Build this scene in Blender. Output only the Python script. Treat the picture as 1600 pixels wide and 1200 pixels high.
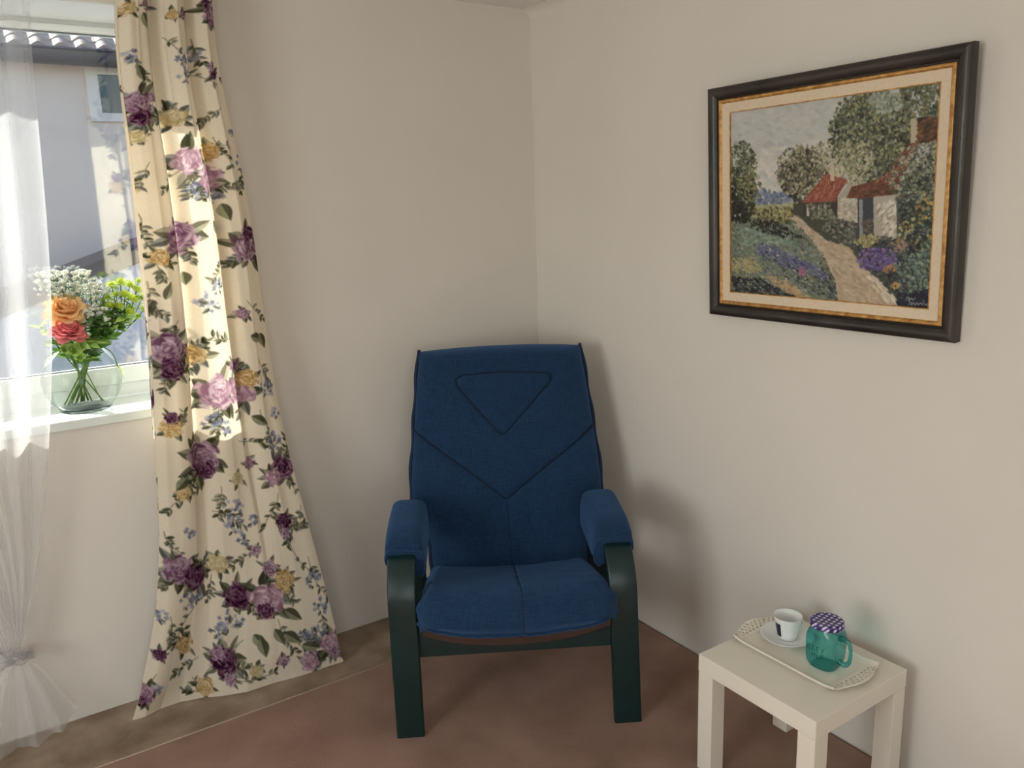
import bpy, bmesh, math, random
import numpy as np
from mathutils import Vector, Matrix

random.seed(7)
RNG = np.random.default_rng(11)
for o in list(bpy.data.objects):
    bpy.data.objects.remove(o, do_unlink=True)
S = bpy.context.scene
COL = S.collection

# ------------------------------------------------------------------ camera
CAM = np.array([-1.9203, -2.7230, 1.5621])
FPX = 1265.04
YAW, PITCH, ROLL = 0.5789, -0.2168, -0.0349
_w = np.array([math.sin(YAW)*math.cos(PITCH), math.cos(YAW)*math.cos(PITCH), math.sin(PITCH)])
_r0 = np.array([math.cos(YAW), -math.sin(YAW), 0.0])
_u0 = np.cross(_r0, _w)
_r = _r0*math.cos(ROLL)+_u0*math.sin(ROLL)
_u = -_r0*math.sin(ROLL)+_u0*math.cos(ROLL)
cam_d = bpy.data.cameras.new('camera')
cam = bpy.data.objects.new('camera', cam_d)
COL.objects.link(cam)
cam_d.sensor_fit = 'HORIZONTAL'
cam_d.sensor_width = 36.0
cam_d.lens = 36.0*FPX/1600.0
cam_d.clip_start = 0.05
cam_d.clip_end = 200
cam.matrix_world = Matrix(((_r[0], _u[0], -_w[0], CAM[0]), (_r[1], _u[1], -_w[1], CAM[1]),
                           (_r[2], _u[2], -_w[2], CAM[2]), (0, 0, 0, 1)))
S.camera = cam

# ------------------------------------------------------------------ sky, sun, daylight, exposure
SUN_DIR = Vector((0.50, -1.0, -0.75)).normalized()      # travel direction of the sunlight
world = bpy.data.worlds.new('sky')
S.world = world
world.use_nodes = True
wn = world.node_tree
bg = wn.nodes['Background']
sky = wn.nodes.new('ShaderNodeTexSky')
sky.sky_type = 'NISHITA'
sky.sun_disc = False
sky.sun_elevation = math.asin(-SUN_DIR.z)
sky.sun_rotation = math.atan2(-SUN_DIR.x, -SUN_DIR.y)
sky.air_density = 1.0
sky.dust_density = 2.0
wn.links.new(sky.outputs[0], bg.inputs[0])
bg.inputs[1].default_value = 0.46

sun_d = bpy.data.lights.new('sun', 'SUN')
sun_d.energy = 22.0
sun_d.angle = math.radians(0.6)
sun_d.color = (1.0, 0.95, 0.86)
sun = bpy.data.objects.new('sun', sun_d)
COL.objects.link(sun)
sun.rotation_euler = SUN_DIR.to_track_quat('-Z', 'Y').to_euler()
sun.location = (-4, 8, 7)

def area_light(name, loc, direction, sx, sy, energy, color):
    d = bpy.data.lights.new(name, 'AREA')
    d.shape = 'RECTANGLE'
    d.size, d.size_y = sx, sy
    d.energy = energy
    d.color = color
    o = bpy.data.objects.new(name, d)
    COL.objects.link(o)
    o.location = loc
    o.rotation_euler = Vector(direction).to_track_quat('-Z', 'Z').to_euler()
    return o
# daylight coming in through the balcony window of the rear wall and the window of the left wall
area_light('daylight_rear_window', (-2.75, -4.78, 1.35), (0.0, 1, -0.06), 1.9, 1.7, 40, (1.0, 0.965, 0.925))
area_light('daylight_left_window', (-4.38, -2.1, 1.45), (1, 0.0, -0.06), 1.5, 1.3, 84, (1.0, 0.975, 0.945))

vs = S.view_settings
vs.view_transform = 'Standard'
vs.look = 'None'
vs.gamma = 1.0
vs.use_curve_mapping = False
vs.exposure = 0.0

# ------------------------------------------------------------------ helpers
def lin(c):
    r = []
    for v in c[:3]:
        v = v/255.0
        r.append(v/12.92 if v <= 0.04045 else ((v+0.055)/1.055)**2.4)
    return tuple(r)
def lina(a):
    a = np.clip(np.asarray(a, float)/255.0, 0, 1)
    return np.where(a <= 0.04045, a/12.92, ((a+0.055)/1.055)**2.4)

def ray(x, y):
    return _w+_r*(x-800)/FPX+_u*(600-y)/FPX
def ony(x, y, Y):
    d = ray(x, y); return CAM+d*(Y-CAM[1])/d[1]
def onz(x, y, Z=0.0):
    d = ray(x, y); return CAM+d*(Z-CAM[2])/d[2]

def new_mat(name):
    m = bpy.data.materials.new(name)
    m.use_nodes = True
    return m, m.node_tree, m.node_tree.nodes['Principled BSDF']
def N(nt, t, **kw):
    n = nt.nodes.new(t)
    for k, v in kw.items():
        setattr(n, k, v)
    return n

def mat_basic(name, col, rough=0.6, spec=0.5, var=0.0, vscale=8.0, bump=0.0, bscale=60.0, metal=0.0, sheen=0.0, coord='Object', bdist=0.002, col2=None, detail=4.0):
    """plain colour with a procedural noise variation and fine relief"""
    m, nt, p = new_mat(name)
    c = lin(col)
    p.inputs['Roughness'].default_value = rough
    p.inputs['Specular IOR Level'].default_value = spec
    p.inputs['Metallic'].default_value = metal
    if sheen:
        p.inputs['Sheen Weight'].default_value = sheen
    tc = N(nt, 'ShaderNodeTexCoord')
    nz = N(nt, 'ShaderNodeTexNoise')
    nz.inputs['Scale'].default_value = vscale
    nz.inputs['Detail'].default_value = detail
    nt.links.new(tc.outputs[coord], nz.inputs['Vector'])
    rp = N(nt, 'ShaderNodeValToRGB')
    if col2 is None:
        a = tuple(max(0, x*(1-var)) for x in c); b = tuple(min(1, x*(1+var)) for x in c)
    else:
        a, b = c, lin(col2)
    rp.color_ramp.elements[0].position = 0.3
    rp.color_ramp.elements[1].position = 0.7
    rp.color_ramp.elements[0].color = a+(1,)
    rp.color_ramp.elements[1].color = b+(1,)
    nt.links.new(nz.outputs['Fac'], rp.inputs[0])
    nt.links.new(rp.outputs[0], p.inputs['Base Color'])
    if bump > 0:
        n2 = N(nt, 'ShaderNodeTexNoise')
        n2.inputs['Scale'].default_value = bscale
        n2.inputs['Detail'].default_value = 3
        nt.links.new(tc.outputs[coord], n2.inputs['Vector'])
        b_ = N(nt, 'ShaderNodeBump')
        b_.inputs['Strength'].default_value = bump
        b_.inputs['Distance'].default_value = bdist
        nt.links.new(n2.outputs['Fac'], b_.inputs['Height'])
        nt.links.new(b_.outputs[0], p.inputs['Normal'])
    return m

def mat_weave(name, col, col2, scale=900.0, rough=0.9):
    """woven cloth: two crossed wave textures for threads"""
    m, nt, p = new_mat(name)
    tc = N(nt, 'ShaderNodeTexCoord')
    outs = []
    for ax in ('X', 'Z'):
        mp = N(nt, 'ShaderNodeMapping')
        nt.links.new(tc.outputs['Object'], mp.inputs[0])
        w = N(nt, 'ShaderNodeTexNoise')
        w.inputs['Scale'].default_value = 1.0
        w.inputs['Detail'].default_value = 2.0
        sc = [scale*0.04]*3
        sc['XYZ'.index(ax)] = scale*0.8
        mp.inputs['Scale'].default_value = sc
        nt.links.new(mp.outputs[0], w.inputs['Vector'])
        outs.append(w)
    add = N(nt, 'ShaderNodeMath', operation='ADD')
    nt.links.new(outs[0].outputs['Fac'], add.inputs[0])
    nt.links.new(outs[1].outputs['Fac'], add.inputs[1])
    mr = N(nt, 'ShaderNodeMapRange')
    mr.inputs[1].default_value = 0.7; mr.inputs[2].default_value = 1.3
    nt.links.new(add.outputs[0], mr.inputs[0])
    mx = N(nt, 'ShaderNodeMix', data_type='RGBA')
    mx.inputs[6].default_value = lin(col)+(1,)
    mx.inputs[7].default_value = lin(col2)+(1,)
    nt.links.new(mr.outputs[0], mx.inputs[0])
    nt.links.new(mx.outputs[2], p.inputs['Base Color'])
    p.inputs['Roughness'].default_value = rough
    p.inputs['Specular IOR Level'].default_value = 0.15
    p.inputs['Sheen Weight'].default_value = 0.45
    p.inputs['Sheen Roughness'].default_value = 0.55
    p.inputs['Sheen Tint'].default_value = (0.16, 0.34, 0.72, 1)
    b_ = N(nt, 'ShaderNodeBump')
    b_.inputs['Strength'].default_value = 0.35
    b_.inputs['Distance'].default_value = 0.0012
    nt.links.new(mr.outputs[0], b_.inputs['Height'])
    nt.links.new(b_.outputs[0], p.inputs['Normal'])
    return m

def thin_fresnel(nt, ior):
    """Fresnel of a thin sheet: the same from both sides, no total reflection at the far side"""
    ge = N(nt, 'ShaderNodeNewGeometry')
    mr = N(nt, 'ShaderNodeMapRange')
    mr.inputs[3].default_value = ior; mr.inputs[4].default_value = 1.0/ior
    nt.links.new(ge.outputs['Backfacing'], mr.inputs[0])
    fr = N(nt, 'ShaderNodeFresnel')
    nt.links.new(mr.outputs[0], fr.inputs[0])
    return fr
def mat_thin_glass(name, tint=(1, 1, 1), ior=1.5, edge=None, rough=0.0):
    """clear sheet of glass: straight transmission plus Fresnel reflection"""
    m, nt, p = new_mat(name)
    nt.nodes.remove(p)
    out = nt.nodes['Material Output']
    tr = N(nt, 'ShaderNodeBsdfTransparent')
    tr.inputs[0].default_value = tuple(tint)+(1,)
    if edge is not None:
        lw = N(nt, 'ShaderNodeLayerWeight')
        lw.inputs[0].default_value = 0.35
        mx0 = N(nt, 'ShaderNodeMix', data_type='RGBA')
        mx0.inputs[6].default_value = tuple(tint)+(1,)
        mx0.inputs[7].default_value = tuple(edge)+(1,)
        nt.links.new(lw.outputs['Facing'], mx0.inputs[0])
        nt.links.new(mx0.outputs[2], tr.inputs[0])
    gl = N(nt, 'ShaderNodeBsdfGlossy')
    gl.inputs['Roughness'].default_value = rough
    fr = thin_fresnel(nt, ior)
    mx = N(nt, 'ShaderNodeMixShader')
    nt.links.new(fr.outputs[0], mx.inputs[0])
    nt.links.new(tr.outputs[0], mx.inputs[1])
    nt.links.new(gl.outputs[0], mx.inputs[2])
    nt.links.new(mx.outputs[0], out.inputs[0])
    return m

def mat_cloth_attr(name, attr, transl=0.4, opacity=1.0, rough_weave=0.0):
    """printed cloth: colour from the print attribute, diffuse plus translucent"""
    m, nt, p = new_mat(name)
    nt.nodes.remove(p)
    out = nt.nodes['Material Output']
    at = N(nt, 'ShaderNodeAttribute', attribute_name=attr)
    df = N(nt, 'ShaderNodeBsdfDiffuse')
    tl = N(nt, 'ShaderNodeBsdfTranslucent')
    nt.links.new(at.outputs['Color'], df.inputs[0])
    nt.links.new(at.outputs['Color'], tl.inputs[0])
    mx = N(nt, 'ShaderNodeMixShader')
    mx.inputs[0].default_value = transl
    nt.links.new(df.outputs[0], mx.inputs[1])
    nt.links.new(tl.outputs[0], mx.inputs[2])
    nt.links.new(mx.outputs[0], out.inputs[0])
    tc = N(nt, 'ShaderNodeTexCoord')
    nz = N(nt, 'ShaderNodeTexNoise')
    nz.inputs['Scale'].default_value = 420
    nt.links.new(tc.outputs['Object'], nz.inputs['Vector'])
    b_ = N(nt, 'ShaderNodeBump')
    b_.inputs['Strength'].default_value = 0.15
    b_.inputs['Distance'].default_value = 0.001
    nt.links.new(nz.outputs['Fac'], b_.inputs['Height'])
    nt.links.new(b_.outputs[0], df.inputs['Normal'])
    return m

def mat_leaf(name, col, col2, transl=0.35, rough=0.5, vscale=60):
    m, nt, p = new_mat(name)
    out = nt.nodes['Material Output']
    tc = N(nt, 'ShaderNodeTexCoord')
    nz = N(nt, 'ShaderNodeTexNoise')
    nz.inputs['Scale'].default_value = vscale
    nt.links.new(tc.outputs['Object'], nz.inputs['Vector'])
    mxc = N(nt, 'ShaderNodeMix', data_type='RGBA')
    mxc.inputs[6].default_value = lin(col)+(1,)
    mxc.inputs[7].default_value = lin(col2)+(1,)
    nt.links.new(nz.outputs['Fac'], mxc.inputs[0])
    nt.links.new(mxc.outputs[2], p.inputs['Base Color'])
    p.inputs['Roughness'].default_value = rough
    p.inputs['Specular IOR Level'].default_value = 0.3
    tl = N(nt, 'ShaderNodeBsdfTranslucent')
    nt.links.new(mxc.outputs[2], tl.inputs[0])
    mx = N(nt, 'ShaderNodeMixShader')
    mx.inputs[0].default_value = transl
    nt.links.new(p.outputs[0], mx.inputs[1])
    nt.links.new(tl.outputs[0], mx.inputs[2])
    nt.links.new(mx.outputs[0], out.inputs[0])
    return m

def tag(o, label=None, cat=None, group=None, kind=None):
    if label: o['label'] = label
    if cat: o['category'] = cat
    if group: o['group'] = group
    if kind: o['kind'] = kind
    return o
def empty(name, loc, rz=0.0):
    o = bpy.data.objects.new(name, None)
    COL.objects.link(o)
    o.empty_display_size = 0.05
    o.location = loc
    o.rotation_euler = (0, 0, rz)
    return o
def mesh_obj(name, verts, faces, mat, parent=None, smooth=True):
    me = bpy.data.meshes.new(name)
    me.from_pydata([tuple(map(float, v)) for v in verts], [], [tuple(f) for f in faces])
    me.update()
    bm = bmesh.new(); bm.from_mesh(me)
    bmesh.ops.recalc_face_normals(bm, faces=bm.faces)
    bm.to_mesh(me); bm.free()
    if mat: me.materials.append(mat)
    if smooth:
        me.polygons.foreach_set('use_smooth', [True]*len(me.polygons))
    o = bpy.data.objects.new(name, me)
    COL.objects.link(o)
    if parent: o.parent = parent
    return o
def bm_obj(name, bm, mat, parent=None, smooth=False):
    me = bpy.data.meshes.new(name)
    bmesh.ops.recalc_face_normals(bm, faces=bm.faces)
    bm.to_mesh(me); bm.free()
    if mat: me.materials.append(mat)
    if smooth:
        me.polygons.foreach_set('use_smooth', [True]*len(me.polygons))
    o = bpy.data.objects.new(name, me)
    COL.objects.link(o)
    if parent: o.parent = parent
    return o
def inst(src, name=None, parent=None):
    o = bpy.data.objects.new(name or src.name, src.data)
    COL.objects.link(o)
    if parent: o.parent = parent
    return o
def add_box(bm, lo, hi, bevel=0.0, seg=2):
    r = bmesh.ops.create_cube(bm, size=1.0)
    vs_ = r['verts']
    for v in vs_:
        v.co = Vector([lo[i]+(v.co[i]+0.5)*(hi[i]-lo[i]) for i in range(3)])
    if bevel > 0:
        es = set()
        for v in vs_:
            es.update(v.link_edges)
        bmesh.ops.bevel(bm, geom=list(es), offset=bevel, segments=seg, affect='EDGES', profile=0.5)
def box(name, lo, hi, mat, parent=None, bevel=0.0, seg=2):
    bm = bmesh.new()
    add_box(bm, lo, hi, bevel, seg)
    return bm_obj(name, bm, mat, parent, smooth=False)
def grid_faces(nu, nv, closed_u=False, off=0):
    f = []
    nuu = nu if closed_u else nu-1
    for j in range(nv-1):
        for i in range(nuu):
            i2 = (i+1) % nu
            f.append((off+j*nu+i, off+j*nu+i2, off+(j+1)*nu+i2, off+(j+1)*nu+i))
    return f
def tube_data(path, rad, seg=8, closed=False, cap=True):
    P = [Vector(p) for p in path]
    n = len(P)
    if not hasattr(rad, '__len__'):
        rad = [rad]*n
    verts, faces = [], []
    T = []
    for i in range(n):
        if closed:
            t = P[(i+1) % n]-P[i-1]
        else:
            t = P[min(i+1, n-1)]-P[max(i-1, 0)]
        T.append(t.normalized() if t.length > 1e-9 else Vector((0, 0, 1)))
    a = T[0].orthogonal().normalized()
    for i in range(n):
        a = (a-T[i]*a.dot(T[i]))
        a = a.normalized() if a.length > 1e-6 else T[i].orthogonal().normalized()
        b = T[i].cross(a)
        for k in range(seg):
            th = 2*math.pi*k/seg
            verts.append(P[i]+(a*math.cos(th)+b*math.sin(th))*rad[i])
    for i in range(n if closed else n-1):
        i2 = (i+1) % n
        for k in range(seg):
            k2 = (k+1) % seg
            faces.append((i*seg+k, i*seg+k2, i2*seg+k2, i2*seg+k))
    if cap and not closed:
        faces.append(tuple(range(seg)))
        faces.append(tuple((n-1)*seg+k for k in range(seg)))
    return verts, faces
def tube(name, path, rad, mat, parent=None, seg=8, closed=False):
    v, f = tube_data(path, rad, seg, closed)
    return mesh_obj(name, v, f, mat, parent)
def join_data(parts):
    V, F = [], []
    for v, f in parts:
        o = len(V)
        V.extend(v)
        F.extend([tuple(i+o for i in q) for q in f])
    return V, F
def lathe_data(prof, seg=48, loc=(0, 0, 0)):
    V, F = [], []
    for (r, z) in prof:
        for k in range(seg):
            th = 2*math.pi*k/seg
            V.append((loc[0]+r*math.cos(th), loc[1]+r*math.sin(th), loc[2]+z))
    F = grid_faces(seg, len(prof), True)
    return V, F
def smooth_path(pts, n, closed=False):
    """Catmull-Rom resample"""
    P = np.array(pts, float)
    m = len(P)
    out = []
    segs = m if closed else m-1
    for q in range(n):
        t = q/(n if closed else n-1)*segs
        i = min(int(t), segs-1); f = t-i
        g = (lambda k: P[k % m]) if closed else (lambda k: P[max(0, min(m-1, k))])
        p0, p1, p2, p3 = g(i-1), g(i), g(i+1), g(i+2)
        out.append(0.5*((2*p1)+(-p0+p2)*f+(2*p0-5*p1+4*p2-p3)*f*f+(-p0+3*p1-3*p2+p3)*f**3))
    return np.array(out)
def sstep(a, b, x):
    t = np.clip((x-a)/(b-a), 0, 1)
    return t*t*(3-2*t)
def auto_smooth(o, ang=40):
    me = o.data
    bm = bmesh.new(); bm.from_mesh(me)
    for e in bm.edges:
        if len(e.link_faces) == 2 and e.calc_face_angle(0) > math.radians(ang):
            e.smooth = False
    for f in bm.faces:
        f.smooth = True
    bm.to_mesh(me); bm.free()

# ------------------------------------------------------------------ materials
M = {}
M['wall'] = mat_basic('wall_paint', (228, 222, 213), rough=0.85, spec=0.2, var=0.025, vscale=1.6, bump=0.12, bscale=180, bdist=0.001)
M['ceiling'] = mat_basic('ceiling_paint', (236, 234, 230), rough=0.85, spec=0.2, var=0.015, vscale=2)
M['carpet'] = mat_basic('carpet_pile', (138, 118, 100), rough=1.0, spec=0.05, col2=(188, 168, 148), vscale=7, bump=0.9, bscale=420, bdist=0.004, detail=12)
M['rug'] = mat_basic('rug_pile', (148, 119, 105), rough=1.0, spec=0.05, col2=(172, 142, 127), vscale=5, bump=0.7, bscale=500, bdist=0.003, detail=10)
M['rug_edge'] = mat_basic('rug_binding', (196, 176, 158), rough=0.9, var=0.1, vscale=60)
M['plastic'] = mat_basic('white_window_plastic', (238, 241, 240), rough=0.3, spec=0.5, var=0.01)
M['sill'] = mat_basic('white_sill', (232, 238, 234), rough=0.25, spec=0.5, var=0.02, vscale=6)
M['gasket'] = mat_basic('grey_gasket', (120, 122, 122), rough=0.7)
M['pane'] = mat_thin_glass('window_glass', (0.98, 0.99, 0.985), 1.95)
M['fabric'] = mat_weave('blue_woven_cloth', (21, 42, 66), (35, 63, 97))
M['piping'] = mat_basic('dark_blue_piping', (22, 42, 72), rough=0.85, var=0.15, vscale=80)
M['seam'] = mat_basic('dark_seam', (12, 24, 42), rough=0.95)
M['green_wood'] = mat_basic('dark_green_lacquered_wood', (12, 42, 42), rough=0.36, spec=0.5, var=0.2, vscale=10, bump=0.03, bscale=90)
M['brown_wood'] = mat_basic('brown_wood_shell', (60, 38, 31), rough=0.5, var=0.2, vscale=20)
M['white_lacquer'] = mat_basic('white_lacquer', (234, 228, 214), rough=0.35, spec=0.4, var=0.01)
M['ceramic'] = mat_basic('cream_ceramic', (236, 228, 212), rough=0.25, spec=0.5, var=0.01)
M['porcelain'] = mat_basic('white_porcelain', (240, 242, 240), rough=0.12, spec=0.5, var=0.005)
M['navy'] = mat_basic('navy_print', (14, 18, 56), rough=0.25, var=0.05)
M['frame_dark'] = mat_basic('dark_bronze_frame', (34, 30, 28), rough=0.35, spec=0.5, col2=(66, 58, 52), vscale=9, bump=0.05, bscale=60)
M['frame_black'] = mat_basic('black_frame_lip', (20, 16, 16), rough=0.35)
M['gold'] = mat_basic('gilded_wood', (168, 112, 52), rough=0.4, spec=0.5, col2=(222, 176, 106), vscale=60, bump=0.2, bscale=140, metal=0.35)
M['liner'] = mat_basic('cream_linen_liner', (226, 208, 182), rough=0.85, var=0.04, vscale=120)
M['stucco'] = mat_basic('grey_stucco', (226, 210, 200), rough=0.95, spec=0.1, var=0.06, vscale=1.5, bump=0.2, bscale=30, bdist=0.01)
M['tile'] = mat_basic('weathered_roof_tile', (134, 116, 108), rough=0.6, col2=(176, 158, 148), vscale=5, bump=0.2, bscale=40)
M['gutter'] = mat_basic('slate_blue_gutter', (62, 68, 84), rough=0.4, var=0.08, vscale=3)
M['dark_pane'] = mat_basic('dark_far_pane', (64, 78, 82), rough=0.15, spec=0.6, var=0.3, vscale=2.5)
M['far_frame'] = mat_basic('pale_window_surround', (224, 216, 210), rough=0.6, var=0.02)
M['annex_roof'] = mat_basic('slate_annex_roof', (56, 64, 82), rough=0.5, var=0.15, vscale=4)
M['annex_wall'] = mat_basic('pale_lilac_render', (206, 206, 216), rough=0.9, var=0.07, vscale=2)
M['ground'] = mat_basic('yard_concrete', (150, 146, 142), rough=0.95, var=0.1, vscale=2)
M['vase'] = mat_thin_glass('clear_vase_glass', (0.985, 0.995, 0.99), 1.45, edge=(0.80, 0.90, 0.87))
M['vase_base'] = mat_thin_glass('thick_vase_glass', (0.985, 0.995, 0.99), 1.12, edge=(0.86, 0.94, 0.93))
M['stem'] = mat_leaf('green_stem', (74, 108, 52), (110, 140, 70), 0.1)
M['leaf'] = mat_leaf('green_leaf', (74, 116, 54), (122, 160, 82), 0.35)
M['leaf_light'] = mat_leaf('light_green_leaf', (136, 178, 84), (184, 208, 120), 0.4)
M['leaf_pale'] = mat_leaf('pale_leaf', (196, 214, 170), (222, 232, 200), 0.5)
M['mum'] = mat_leaf('lime_bloom', (164, 190, 44), (206, 218, 84), 0.35)
M['mum_eye'] = mat_leaf('lime_bloom_eye', (128, 156, 30), (160, 180, 50), 0.2)
M['peach'] = mat_leaf('peach_petal', (250, 200, 134), (253, 224, 178), 0.45, vscale=30)
M['pink'] = mat_leaf('pink_petal', (230, 116, 126), (244, 168, 166), 0.4, vscale=30)
M['white_petal'] = mat_leaf('white_petal', (236, 238, 228), (250, 250, 244), 0.4)

# ------------------------------------------------------------------ the room
H = 2.29
WX0, WX1, WZ0, WZ1, WD = -3.02, -1.33, 0.975, 2.17, 0.36     # window opening in the back wall, wall thickness
RX0, RY0 = -4.25, -4.65                                        # left and rear walls
floor = box('floor', (RX0-0.3, RY0-0.3, -0.10), (0.3, 0.36, 0.0), M['carpet'])
tag(floor, 'beige brown fitted carpet', None, kind='structure')
bm = bmesh.new()
add_box(bm, (RX0-0.3, 0, 0), (WX0, WD, H+0.1)); add_box(bm, (WX1, 0, 0), (0.3, WD, H+0.1))
add_box(bm, (WX0, 0, 0), (WX1, WD, WZ0-0.03)); add_box(bm, (WX0, 0, WZ1), (WX1, WD, H+0.1))
tag(bm_obj('wall_back', bm, M['wall']), 'cream painted wall with the window', kind='structure')
tag(box('wall_right', (0, RY0-0.3, 0), (0.3, 0, H+0.1), M['wall']), 'cream painted wall with the painting', kind='structure')
bm = bmesh.new()
ly0, ly1, lz0, lz1 = -2.9, -1.3, 0.75, 2.1
add_box(bm, (RX0-0.3, RY0, 0), (RX0, ly0, H+0.1)); add_box(bm, (RX0-0.3, ly1, 0), (RX0, 0, H+0.1))
add_box(bm, (RX0-0.3, ly0, 0), (RX0, ly1, lz0)); add_box(bm, (RX0-0.3, ly0, lz1), (RX0, ly1, H+0.1))
tag(bm_obj('wall_left', bm, M['wall']), 'cream painted wall left of the camera', kind='structure')
bm = bmesh.new()
rx0, rx1, rz0, rz1 = -3.75, -1.75, 0.4, 2.2
add_box(bm, (RX0-0.3, RY0-0.3, 0), (rx0, RY0, H+0.1)); add_box(bm, (rx1, RY0-0.3, 0), (0.0, RY0, H+0.1))
add_box(bm, (rx0, RY0-0.3, 0), (rx1, RY0, rz0)); add_box(bm, (rx0, RY0-0.3, rz1), (rx1, RY0, H+0.1))
tag(bm_obj('wall_rear', bm, M['wall']), 'cream painted wall behind the camera', kind='structure')
tag(box('ceiling', (RX0-0.3, RY0-0.3, H), (0.3, 0.36, H+0.12), M['ceiling']), 'white ceiling', kind='structure')
# small plaster cove between ceiling and right wall
cv = []
for yy in (RY0, 0.0):
    for k in range(9):
        a = math.pi/2*k/8
        cv.append((-0.048+0.048*math.sin(a), yy, H-0.048*(1-math.cos(a))*0.9))
    cv.append((0.0, yy, H))
nf = 10
cf = [(k, k+1, nf+k+1, nf+k) for k in range(nf-1)]+[(nf-1, 0, nf, 2*nf-1), tuple(range(nf)), tuple(range(nf, 2*nf))]
tag(mesh_obj('trim_1', cv, cf, M['wall'], smooth=False), 'plaster cove along the right wall', kind='structure')

def make_window(name, x0, x1, z0, z1, yf, mull, label, mat=M['plastic']):
    """frame, two sashes with double glazing; built in a local frame: width along x, inside toward -y"""
    root = empty(name, ((x0+x1)/2, yf, z0))
    tag(root, label, kind='structure')
    ox, oz = (x0+x1)/2, z0
    fw = 0.032
    bm = bmesh.new()
    def fb(a, b, c, d, y0, y1, bev=0.003):
        add_box(bm, (a-ox, y0, c-oz), (b-ox, y1, d-oz), bev)
    fb(x0, x1, z0, z0+0.045, 0, .07); fb(x0, x1, z1-0.018, z1, 0, .07)
    fb(x0, x0+fw, z0+0.045, z1-0.018, 0, .07); fb(x1-fw, x1, z0+0.045, z1-0.018, 0, .07)
    fb(mull-.03, mull+.03, z0+0.045, z1-0.018, 0, .07)
    bm_obj('window_frame', bm, mat, root)
    for (a, b) in ((x0+fw, mull-.03), (mull+.03, x1-fw)):
        sw = 0.03
        s0, s1 = z0+0.045, z1-0.018
        bm = bmesh.new()
        def sb(p, q, c, d):
            add_box(bm, (p-ox, -0.012, c-oz), (q-ox, .05, d-oz), 0.004)
        sb(a, b, s0, s0+0.058); sb(a, b, s1-0.02, s1)
        sb(a, a+sw, s0+0.058, s1-0.02); sb(b-sw, b, s0+0.058, s1-0.02)
        sash = bm_obj('sash', bm, mat, root)
        g0, g1 = s0+0.058, s1-0.02
        for yy in (0.012, 0.030):
            box('pane', (a+sw-ox, yy, g0-oz), (b-sw-ox, yy+0.004, g1-oz), M['pane'], sash)
        bm = bmesh.new()
        for (p, q, c, d) in ((a+sw, b-sw, g0, g0+.004), (a+sw, b-sw, g1-.004, g1), (a+sw, a+sw+.004, g0+.004, g1-.004), (b-sw-.004, b-sw, g0+.004, g1-.004)):
            add_box(bm, (p-ox, 0.006, c-oz), (q-ox, .011, d-oz))
        bm_obj('gasket', bm, M['gasket'], sash)
    return root
YF = 0.255
w1 = make_window('window_1', WX0, WX1, WZ0, WZ1, YF, -2.2, 'white plastic window above the sill with the vase')
sill = box('window_sill', (WX0-(WX0+WX1)/2, -YF-0.012, -0.03), (WX1-(WX0+WX1)/2, 0.0, 0.0), M['sill'], w1, bevel=0.004)
sill['label'] = 'white glossy window sill'
cxw = (WX0+WX1)/2
box('reveal_lining', (WX0-cxw, -YF, WZ1-WZ0-0.005), (WX1-cxw, -0.012, WZ1-WZ0), M['plastic'], w1)
for xa in (WX0-cxw, WX1-cxw-0.004):
    box('reveal_lining', (xa, -YF, 0.0005), (xa+0.004, -0.012, WZ1-WZ0-0.006), M['plastic'], w1)
w2 = make_window('window_2', rx0, rx1, rz0, rz1, 0.0, (rx0+rx1)/2, 'white plastic window in the rear wall behind the camera')
w2.location = ((rx0+rx1)/2, RY0-0.05, rz0); w2.rotation_euler = (0, 0, math.pi)
w3 = make_window('window_3', ly0, ly1, lz0, lz1, 0.0, (ly0+ly1)/2, 'white plastic window in the left wall')
w3.location = (RX0-0.05, (ly0+ly1)/2, lz0); w3.rotation_euler = (0, 0, math.pi/2)

# ------------------------------------------------------------------ rug
rug = empty('rug', (-1.9, -2.3, 0))
tag(rug, 'large pinkish brown rug with pale bound edge under the armchair', 'rug')
rx_a, rx_b, ry_a, ry_b = -3.9, -0.012, -4.3, -0.312
box('pile', (rx_a+1.9, ry_a+2.3, 0.0), (rx_b+1.9, ry_b+2.3, 0.009), M['rug'], rug, bevel=0.003)
tube('binding', [(rx_a+1.9, ry_b+2.3, 0.006), (rx_b+1.9, ry_b+2.3, 0.006)], 0.0045, M['rug_edge'], rug)

# ------------------------------------------------------------------ neighbour's house and yard
nh = empty('neighbour_house', (-1.0, 8.0, 0))
tag(nh, 'grey rendered neighbour house with tiled roof and slate blue gutter outside window', 'house')
ND = 8.0
pg_t = ony(100, 77, ND-0.25); pg_b = ony(100, 101, ND-0.25)
gz1, gz0 = pg_t[2], pg_b[2]
box('facade', (-9, 0, -3.0), (8, 0.3, gz1-0.05), M['stucco'], nh)
# half-round gutter with a rolled lip
gp = []
nseg = 12
gv, gf = [], []
gr = (gz1-gz0)
for xx in (-9, 8):
    for k in range(nseg+1):
        a = math.pi*k/nseg
        gv.append((xx, -0.22-0.10*math.cos(a), gz1-gr*math.sin(a)))
gf = [(k, k+1, nseg+1+k+1, nseg+1+k) for k in range(nseg)]
gut = mesh_obj('gutter', gv, gf, M['gutter'], nh)
tube('gutter_lip', [(-9, -0.325, gz1), (8, -0.325, gz1)], 0.016, M['gutter'], gut)
box('fascia', (-9, -0.10, gz1-0.1), (8, 0.0, gz1-0.02), M['gutter'], nh)
SL = math.radians(27)
rv = [(-9, -0.10, gz1-0.09), (8, -0.10, gz1-0.09), (8, 5.5, gz1-0.09+5.60*math.tan(SL)), (-9, 5.5, gz1-0.09+5.60*math.tan(SL))]
rv += [(a, b, c+0.06) for a, b, c in rv]
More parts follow.
